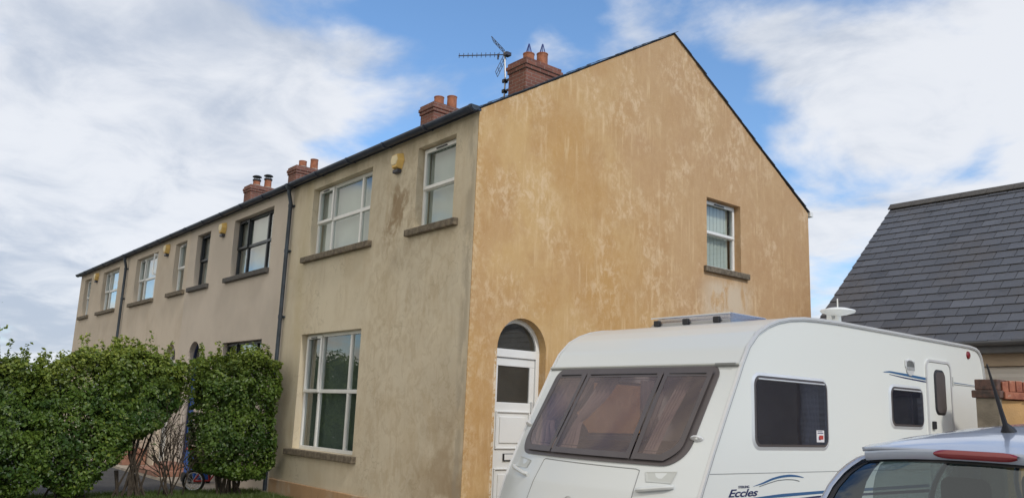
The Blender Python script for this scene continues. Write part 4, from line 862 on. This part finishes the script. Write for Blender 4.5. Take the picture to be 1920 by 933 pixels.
# ------------------------------------------------------------------ parked car
K = thing('parked_car', 'light blue metallic hatchback seen from behind, parked beside the caravan', 'car', (7.015, -.5, 0))
cx = 7.015
def zc(y): return float(np.interp(y, [-2.40, -2.33, -2.22, -2.05, -1.8, -1.4, -.9, -.2, .3], [1.512, 1.538, 1.566, 1.597, 1.626, 1.652, 1.662, 1.645, 1.60]))
def cam_(y): return float(np.interp(y, [-2.4, -2.2, -1.8, -1.0, .3], [.030, .055, .10, .125, .12]))
def rhw(y): return float(np.interp(y, [-2.4, -2.2, -1.5, .3], [.545, .575, .60, .56]))
def roofp(u, v):
    t_ = 2*v-1; y = -2.40+2.65*u**1.6; y += .085*abs(t_)**2.4*(1-u)**3; x = cx+rhw(y)*t_; z = zc(y)-cam_(y)*abs(t_)**2.3
    z -= .0
    return (x, y, z)
b = MB(); b.patch(roofp, 40, 40); rf = b.build('roof', 'car_paint', K, smooth=True, solid=.02)
# spoiler lip below the roof edge
zl = lambda t_: 1.512-.030*abs(t_)**2.3
yl = lambda t_: -2.40+.085*abs(t_)**2.4
b = MB(); b.patch(lambda u, v: (cx+(.545-.0*u)*(2*v-1), yl(2*v-1)+.012*u-.006*math.sin(u*3.1), zl(2*v-1)-.042*u), 5, 40); b.build('spoiler_lip', 'car_paint', K, smooth=True)
# high brake light
b = MB(); b.patch(lambda u, v: (cx+.17*(2*v-1), yl(.0)-.012-.010*math.sin(math.pi*u), 1.514-.038*u-.012*abs(2*v-1)**8*(1-2*u)), 8, 24); b.patch(lambda u, v: (cx+.17*(2*v-1), yl(0)-.012+.03*u, 1.5142-.012*abs(2*v-1)**8), 2, 24); b.build('brake_light', 'lamp_red', K, smooth=True)
# body side section: half width against height
SEC = [(1.485, .545), (1.455, .63), (1.40, .70), (1.32, .755), (1.22, .79), (1.0, .835)]
def hwz(z): return float(np.interp(z, [s_[0] for s_ in SEC][::-1], [s_[1] for s_ in SEC][::-1]))
def yrz(z): return float(np.interp(z, [1.0, 1.25, 1.47], [-2.62, -2.47, -2.375]))
def gl(u, v, ins=.035):
    z = 1.468+(1.0-1.468)*u; t_ = 2*v-1; hw = hwz(z)-.055-ins*.3; z2 = z-.028*abs(t_)**2.3*(1-u)
    return (cx+hw*t_, yrz(z)+.10*abs(t_)**2.4, z2)
b = MB(); b.patch(gl, 16, 30); b.build('rear_window', 'car_glass', K, smooth=True)
b = MB(); nn = 30
def glr(m): 
    f_ = lambda u, v: gl(m*1.2+(1-2.4*m)*u, m*.8+(1-1.6*m)*v); return [Vector(f_(0, i/nn))+Vector((0, -.004, 0)) for i in range(nn)]+[Vector(f_(i/nn, 1))+Vector((0, -.004, 0)) for i in range(nn)]+[Vector(f_(1, 1-i/nn))+Vector((0, -.004, 0)) for i in range(nn)]+[Vector(f_(1-i/nn, 0))+Vector((0, -.004, 0)) for i in range(nn)]
r1, r2 = glr(-.01), glr(.02); n = len(r1); b.add(r1+r2, [(i, (i+1) % n, (i+1) % n+n, i+n) for i in range(n)]); b.build('window_seal', 'rubber', K)
for sg in (-1, 1):
    # rear pillar wraps from glass edge to the side
    def pil(u, v):
        z = 1.487+(1.0-1.487)*u; y0 = yrz(z)+.10; hw0 = hwz(z)-.055; hw1 = hwz(z)
        if v < .35: t_ = v/.35; return (cx+sg*(hw0+(hw1-hw0)*math.sin(t_*math.pi/2)), y0+.07*(1-math.cos(t_*math.pi/2)), z-.012*(1-u)*(1-t_))
        t_ = (v-.35)/.65; return (cx+sg*hw1, y0+.07+(.28+.22*u)*t_, z+.0*t_)
    b = MB(); b.patch(pil, 14, 12); b.build('rear_pillar', 'car_paint' if sg > 0 else 'car_paint', K, smooth=True)
    def sidew(ya, yb2, yc, yd):
        return lambda u, v: (cx+sg*(hwz(1.46+(1.0-1.46)*u)-.008), (ya+(yc-ya)*u)+((yb2+(yd-yb2)*u)-(ya+(yc-ya)*u))*v, 1.46+(1.0-1.46)*u)
    for (ya, yb2, yc, yd) in ((-1.93, -1.15, -1.70, -1.15), (-1.09, -.15, -1.09, .35)):
        b = MB(); b.patch(sidew(ya, yb2, yc, yd), 8, 6); b.build('side_window', 'car_glass', K, smooth=True)
    b = MB(); b.patch(sidew(-1.15, -1.09, -1.15, -1.09), 8, 1); b.patch(sidew(-.15, -.06, .35, .48), 8, 1); b.patch(lambda u, v: (cx+sg*(rhw(-2.22+2.3*v)+(.632-rhw(-2.22+2.3*v))*u)*(1-.02*(1-v)**4*u), -2.20+.06*u+2.22*v, (zc(-2.20+2.3*v)-cam_(-2.20+2.3*v)-.006)+(1.452-(zc(-2.20+2.3*v)-cam_(-2.20+2.3*v)))*u), 4, 24); b.build('window_pillars', 'car_paint', K, smooth=True, solid=.01)
b = MB(); b.patch(lambda u, v: (cx+(hwz(1.46+(1-1.46)*u)-.06)*(2*v-1), (.25+.75*u)-.18*abs(2*v-1)**2.2, 1.57-.02*abs(2*v-1)**2+(.98-1.57)*u), 8, 16); b.build('windscreen', 'car_glass', K, smooth=True)
# lower body: plan rings
def ring_(z, hw, yr, yf, n=64):
    P_ = []
    for i in range(n):
        t_ = 2*math.pi*i/n; c_, s_ = math.cos(t_), math.sin(t_); e = .42
        P_.append((cx+hw*math.copysign(abs(c_)**e, c_), (yr+yf)/2+(yf-yr)/2*math.copysign(abs(s_)**e, s_), z))
    return P_
lv = [(.22, .78, -2.6, 1.40), (.35, .82, -2.72, 1.52), (.55, .85, -2.75, 1.55), (.8, .855, -2.70, 1.50), (1.0, .835, -2.63, 1.30)]
b = MB(); V = []
for a_ in lv: V += ring_(*a_)
b.add(V, [(j*64+i, j*64+(i+1) % 64, (j+1)*64+(i+1) % 64, (j+1)*64+i) for j in range(4) for i in range(64)]+[tuple(reversed(range(64)))])
b.build('body', 'car_paint', K, smooth=True)
b = MB(); b.patch(lambda u, v: (cx+.82*(2*v-1)*(1-.1*u), 1.0+.40*u, 1.0-.1*u-.03*abs(2*v-1)**2), 6, 12); b.build('bonnet', 'car_paint', K, smooth=True)
b = MB(); b.box(cx-.7, cx+.7, -2.45, 1.0, .45, .5); b.box(cx-.65, cx+.65, -1.75, -1.6, .5, 1.12); b.box(cx-.72, cx+.72, .55, .95, .7, .98); b.build('cabin', 'car_interior', K, bevel=.03)
for x_ in (-.38, .38):
    for y_, zt in ((-1.62, 1.12), (-.55, 1.12)):
        b = MB(); b.box(cx+x_-.25, cx+x_+.25, y_-.07, y_+.07, .55, zt); b.box(cx+x_-.12, cx+x_+.12, y_-.05, y_+.05, zt+.03, zt+.24); b.build('seat', 'car_interior', K, bevel=.045, seg=3)
b = MB(); b.tube([(cx-.005, -2.02, 1.60), (cx-.005, -2.05, 1.635)], [.035, .012], 10); b.tube([(cx-.005, -2.05, 1.63), (cx-.02, -2.17, 1.90)], [.012, .004], 8); b.build('roof_antenna', 'rubber', K, smooth=True)
for x_ in (-.76, .76):
    for y_ in (-1.95, .75):
        b = MB(); b.lathe((cx+x_, y_, .31), [(.21, -.1), (.30, -.09), (.31, 0), (.30, .09), (.21, .1)], 28, 'x'); wo = b.build('wheel', 'tyre', K, smooth=True)
        b = MB(); b.lathe((cx+x_, y_, .31), [(.2, -.105), (.04, -.09), (.04, .09), (.2, .105)], 18, 'x'); b.build('rim', 'alloy', wo, smooth=True)
for sg in (-1, 1):
    b = MB(); b.box(cx+sg*.66-.1, cx+sg*.66+.1, -2.66, -2.5, .72, .98); b.build('tail_light', 'lamp_red', K, bevel=.03)
b = MB(); b.box(cx-.26, cx+.26, -2.762, -2.752, .52, .63); b.build('number_plate', 'alarm_yellow', K)

# ------------------------------------------------------------------ foliage
def leaves(P_, N_, size, seed, fresh_fn, tone_fn):
    """P_: Nx3 leaf points, N_: Nx3 outward normals -> verts/faces of folded diamond leaves"""
    r = np.random.default_rng(seed); n = len(P_)
    nrm = N_*.8+r.normal(0, .55, (n, 3))+np.array([0, 0, .35]); nrm /= np.linalg.norm(nrm, axis=1)[:, None]
    t = r.normal(0, 1, (n, 3))+np.array([0, 0, .6]); t -= nrm*(t*nrm).sum(1)[:, None]; t /= np.linalg.norm(t, axis=1)[:, None]; s_ = np.cross(nrm, t)
    L_ = size*r.uniform(.5, 1.25, n)[:, None]; w = L_*r.uniform(.26, .36, n)[:, None]
    a_ = P_-t*L_*.5; c_ = P_+t*L_*.5-nrm*L_*.08; b_ = P_+s_*w+nrm*L_*.09; d_ = P_-s_*w+nrm*L_*.09
    v = np.stack([a_, b_, c_, d_], 1).reshape(-1, 3); i = np.arange(n)*4; f = np.stack([i, i+1, i+2, i, i+2, i+3], 1).reshape(-1, 3)
    return v, f, np.repeat(tone_fn(P_, r), 4), np.repeat(fresh_fn(P_, r), 4)
def mesh_np(name, v, f, tone, fresh, mt, parent):
    me = bpy.data.meshes.new(name); me.vertices.add(len(v)); me.vertices.foreach_set('co', v.astype('f').ravel())
    me.loops.add(len(f)*3); me.loops.foreach_set('vertex_index', f.astype('i').ravel()); me.polygons.add(len(f)); me.polygons.foreach_set('loop_start', (np.arange(len(f))*3).astype('i')); me.update(calc_edges=True); me.validate()
    for k, q in (('tone', tone), ('fresh', fresh)):
        at = me.attributes.new(k, 'FLOAT', 'POINT'); at.data.foreach_set('value', q.astype('f'))
    me.materials.append(MAT[mt]); o = bpy.data.objects.new(name, me); COL.objects.link(o)
    if parent: par(o, parent)
    return o
def nz(p, s_, k=0): return mnoise.noise(Vector((p[0]*s_+k, p[1]*s_+k*.7, p[2]*s_)))
def shrub(label, cy, hy, zb, topf, hx, n, seed, cx_=-5.5, fresh=.5, botf=None, name='hedge_shrub', size=.064):
    root = thing(name, label, 'shrub', (cx_, cy, 0), 'shrubs of the front hedge')
    r = np.random.default_rng(seed); P_ = []; N_ = []
    while len(P_) < n:
        y = cy+r.uniform(-hy, hy); zt = topf(y); zb_ = zb if botf is None else botf(y)
        u = r.uniform(-1, 1); w = r.uniform(0, 1)
        # superellipse shell
        x = u; zc_ = 2*w-1
        e = (abs(x)**4+abs((y-cy)/hy)**8+abs(zc_)**(9 if zc_ < 0 else 6))
        if e > 1: continue
        if e < .30 and r.uniform() < .82: continue
        px = cx_+x*hx; pz_ = zb_+(zt-zb_)*w
        q = (px, y, pz_)
        d1 = nz(q, 2.1, seed); d2 = nz(q, 5.5, seed+3)
        if e > .72+1.0*(d1*.7+d2*.7+.16): continue
        P_.append((px+.20*d1*np.sign(x)+.08*d2, y+.09*d2, pz_+.16*d1*(zc_ > 0)))
        nn = np.array([abs(x)**2*np.sign(x), ((y-cy)/hy)**3, zc_**3]); N_.append(nn/(np.linalg.norm(nn)+1e-6))
    # young shoots poking out of the top
    ns = int(hy*60)
    for k in range(ns):
        y = cy+r.uniform(-hy, hy)*.95; x = cx_+r.uniform(-.6, .6)*hx; zt = topf(y)-.14; h_ = r.uniform(.08, .34)*(1.5 if r.uniform() < .18 else 1); lean = r.normal(0, .08, 2)
        for j in range(int(h_*110)+4):
            f_ = r.uniform(0, 1); P_.append((x+lean[0]*f_+r.normal(0, .018), y+lean[1]*f_+r.normal(0, .018), zt+h_*f_)); N_.append((r.normal(0, .5), r.normal(0, .5), .6))
    P_ = np.array(P_); N_ = np.array(N_)
    tops = np.array([topf(y) for y in P_[:, 1]])
    tone = lambda p, r_: np.clip(.45+.9*np.array([nz(q, 2.6, seed+9) for q in p])+r_.normal(0, .22, len(p)), 0, 1)
    fr = lambda p, r_: np.clip((p[:, 2]-tops+.55)/.6, 0, 1)*fresh*r_.uniform(.2, 1.3, len(p))+(r_.uniform(0, 1, len(p)) < .06)*.5*fresh
    v, f, t_, fh = leaves(P_, N_, size, seed, fr, tone); mesh_np('foliage', v, f, t_, np.clip(fh, 0, 1), 'leaf', root)
    # stems
    b = MB(); [b.tube([(cx_+.08*math.cos(q), cy+.16*math.sin(q), .04), (cx_+.03, cy+.26*math.sin(q), .5)], [.02, .016], 7) for q in (0, 2, 4, 5.2)]
    for k in range(13):
        a_ = r.uniform(0, 6.28); y1 = cy+math.sin(a_)*hy*.75*r.uniform(.3, 1); x1 = cx_+math.cos(a_)*hx*.6; z1 = zb+.75*(topf(y1)-zb)*r.uniform(.4, 1)
        mid = Vector((cx_+(x1-cx_)*.35+r.normal(0, .03), cy+(y1-cy)*.4+r.normal(0, .03), .2+(z1-.2)*.4))
        b.tube([(cx_+r.normal(0, .05), cy+r.normal(0, .13), .05), mid, (x1, y1, z1)], [.020, .013, .006], 6)
    b.build('stem', 'bark', root)
    return root
tx = [-4.9, -4.36, -4.01, -3.74, -3.6, -3.34, -3.04, -2.67, -2.49, -2.17, -1.78, -1.58, -1.33, -.965, -.70, -.36, -.1]
tz = [2.10, 2.08, 2.02, 2.03, 2.10, 2.24, 2.28, 2.40, 2.36, 2.29, 2.16, 2.27, 2.36, 2.34, 2.46, 2.40, 2.36]
topf = lambda y: float(np.interp(y, tx, tz))
shrub('leafy hedge shrub at the far left, lowest and darkest of the hedge', -4.30, .62, .14, lambda y: topf(y), .45, 23000, 3, fresh=.45)
shrub('broad yellow-green hedge shrub with bare ends of stems near the ground', -3.20, .72, .38, topf, .45, 27000, 5, fresh=.75, botf=lambda y: float(np.interp(y, [-3.9, -3.65, -3.3, -3.0, -2.75, -2.5], [.30, .35, .12, .22, .55, .75])))
shrub('tallest part of the hedge, a shrub left of the bare gap', -2.35, .58, .7, topf, .42, 22000, 8, fresh=.55, botf=lambda y: float(np.interp(y, [-2.9, -2.5, -2.2, -1.8], [.62, .78, 1.05, 1.45])))
shrub('dense dark green clipped shrub beside the downpipe, right end of the hedge', -.82, .66, .52, topf, .42, 30000, 13, cx_=-5.45, fresh=.4, botf=lambda y: float(np.interp(y, [-1.5, -1.2, -.8, -.2], [.50, .42, .32, .34])))
# bare twiggy shrub in the gap with a thin leafy top
root = thing('bare_shrub', 'bare twiggy shrub filling the gap in the hedge', 'shrub', (-5.5, -1.75, 0))
r = np.random.default_rng(31); b = MB(); tips = []
def twig(p, d, l, rr, dep):
    q = p+d*l*.5+Vector(r.normal(0, .03, 3)); e = p+d*l+Vector(r.normal(0, .05, 3)); b.tube([p, q, e], [rr, rr*.8, rr*.55], 5, False); tips.append(e)
    if dep:
        for k in range(3 if dep > 1 else 2):
            nd = (d+Vector(r.normal(0, .42, 3))+Vector((0, 0, .12))).normalized(); twig(q.lerp(e, r.uniform(.1, 1)), nd, l*r.uniform(.5, .78), rr*.6, dep-1)
for k in range(11): twig(Vector((-5.5+r.normal(0, .05), -1.78+r.normal(0, .10), .08)), Vector((r.normal(0, .18), r.normal(0, .26), 1)).normalized(), r.uniform(.5, .8), .015, 3)
b.build('twigs', 'bark', root)
P_ = []; N_ = []
for k in range(2300):
    y = r.normal(-1.72, .24); z = 1.55+.72*r.uniform(0, 1)**.8
    if z > topf(y)+.0: continue
    P_.append((-5.5+r.normal(0, .2), y, z)); N_.append((r.normal(0, .6), r.normal(0, .6), .5))
for e in tips:
    if r.uniform() < .16 : P_.append(tuple(e)); N_.append((0, 0, 1))
v, f, t_, fh = leaves(np.array(P_), np.array(N_), .062, 77, lambda p, q: q.uniform(0, .35, len(p)), lambda p, q: q.uniform(0, .8, len(p))); mesh_np('foliage', v, f, t_, fh, 'leaf', root)
# taller bush just reaching in at the left edge
lt = lambda y: 2.75
R2 = shrub('taller bush leaning into view at the left edge above the hedge', -4.86, .48, 1.2, lambda y: float(np.interp(y, [-5.3, -4.6, -4.4], [3.0, 2.85, 2.6])), .5, 5200, 21, cx_=-5.6, fresh=.7, size=.06)
# grass
r = np.random.default_rng(5); n = 26000; gx = r.uniform(-6.2, -4.2, n); gy = r.uniform(-4.6, -.05, n); gh = r.uniform(.04, .10, n); an_ = r.uniform(0, 6.28, n); w = .006
lx_, ly_ = r.normal(0, .035, n), r.normal(0, .035, n)
v = np.stack([np.stack([gx-w*np.cos(an_), gy-w*np.sin(an_), np.full(n, .058)], 1), np.stack([gx+w*np.cos(an_), gy+w*np.sin(an_), np.full(n, .058)], 1), np.stack([gx+lx_, gy+ly_, .06+gh], 1)], 1).reshape(-1, 3)
tag(mesh_np('grass', v, np.arange(n*3).reshape(-1, 3), np.repeat(r.uniform(0, 1, n), 3), np.repeat(r.uniform(0, .5, n), 3), 'grass', None), 'short green grass strip along the foot of the hedge', 'grass', kind='stuff')

# ------------------------------------------------------------------ things behind the gap
K2 = thing('childs_bicycle', "child's bicycle with white spoked wheels and red frame behind the hedge", 'bicycle', (-6.9, -1.0, 0))
bx, by = -6.75, -.92; ang = Vector((.62, .78, 0)).normalized()
def wheel(c, rr):
    b = MB(); u_ = ang; V = []
    b.tube([c+u_*rr*math.cos(t_)+Vector((0, 0, rr*math.sin(t_))) for t_ in [i*math.pi/14 for i in range(29)]], .024, 8, False); wo = b.build('wheel', 'tyre', K2, smooth=True)
    b = MB(); b.tube([c+u_*(rr-.03)*math.cos(t_)+Vector((0, 0, (rr-.03)*math.sin(t_))) for t_ in [i*math.pi/14 for i in range(29)]], .014, 6, False)
    for i in range(10): t_ = i*math.pi/5; b.tube([c, c+u_*(rr-.04)*math.cos(t_)+Vector((0, 0, (rr-.04)*math.sin(t_)))], .004, 4)
    b.build('rim', 'bike_white', wo)
c1 = Vector((bx, by, .20)); c2 = c1+ang*.62; wheel(c1, .18); wheel(c2, .18)
b = MB(); s1 = c1+ang*.2+Vector((0, 0, .30)); hd = c2-ang*.12+Vector((0, 0, .36)); bb = c1+ang*.28+Vector((0, 0, .02))
for q in ((c1, s1), (c1, bb), (bb, s1), (bb, hd), (s1, hd), (hd, c2)): b.tube(q, .015, 6)
b.build('frame', 'bike_red', K2); b = MB(); b.tube([s1, s1+Vector((0, 0, .08))], .012, 6); p = s1+Vector((0, 0, .1)); b.box(p.x-.07, p.x+.07, p.y-.07, p.y+.07, p.z-.02, p.z+.02); b.build('saddle', 'rubber', K2, bevel=.015)
b = MB(); sd_ = Vector((-ang.y, ang.x, 0)); b.tube([hd, hd+Vector((0, 0, .16))], .012, 6); b.tube([hd+sd_*.2+Vector((0, 0, .2)), hd+Vector((0, 0, .16)), hd-sd_*.2+Vector((0, 0, .2))], .012, 6); b.build('handlebar', 'bike_white', K2)
S2 = MB(); S2.box(-11.1, -9.4, -.75, -.001, .05, .16); S2.box(-10.8, -9.7, -.42, -.0015, .161, .27); tag(S2.build('door_step', 'brick_paving', bevel=.01), 'low red brick step below the arched blue door', 'step')
S3 = MB(); S3.box(-13.9, -12.7, -.55, -.02, .05, .42); pl = S3.build('brick_planter', 'brick_paving', bevel=.01); tag(pl, 'low red brick planter against the beige wall behind the hedge', 'planter')
tb = thing('toy_car', 'small blue and red ride-on toy car seen through the gap in the hedge', 'toy', (-8.15, -.4, 0))
b = MB(); tx_, ty_ = -8.15, -.40
b.prism([(tx_-.3, ty_-.15, .12), (tx_+.3, ty_-.15, .12), (tx_+.32, ty_-.15, .28), (tx_+.12, ty_-.15, .33), (tx_+.05, ty_-.15, .62), (tx_-.25, ty_-.15, .64), (tx_-.3, ty_-.15, .35)], (0, .3, 0)); b.build('body', 'timber_blue', tb, bevel=.02)
b = MB(); b.box(tx_-.28, tx_+.05, ty_-.17, ty_+.17, .65, .69); b.build('roof', 'bike_red', tb, bevel=.015)
for q in (-.2, .2):
    for w_ in (-.17, .17):
        b = MB(); b.lathe((tx_+q, ty_+w_, .14), [(.05, -.03), (.09, -.025), (.09, .025), (.05, .03)], 14, 'y'); b.build('wheel', 'tyre', tb)
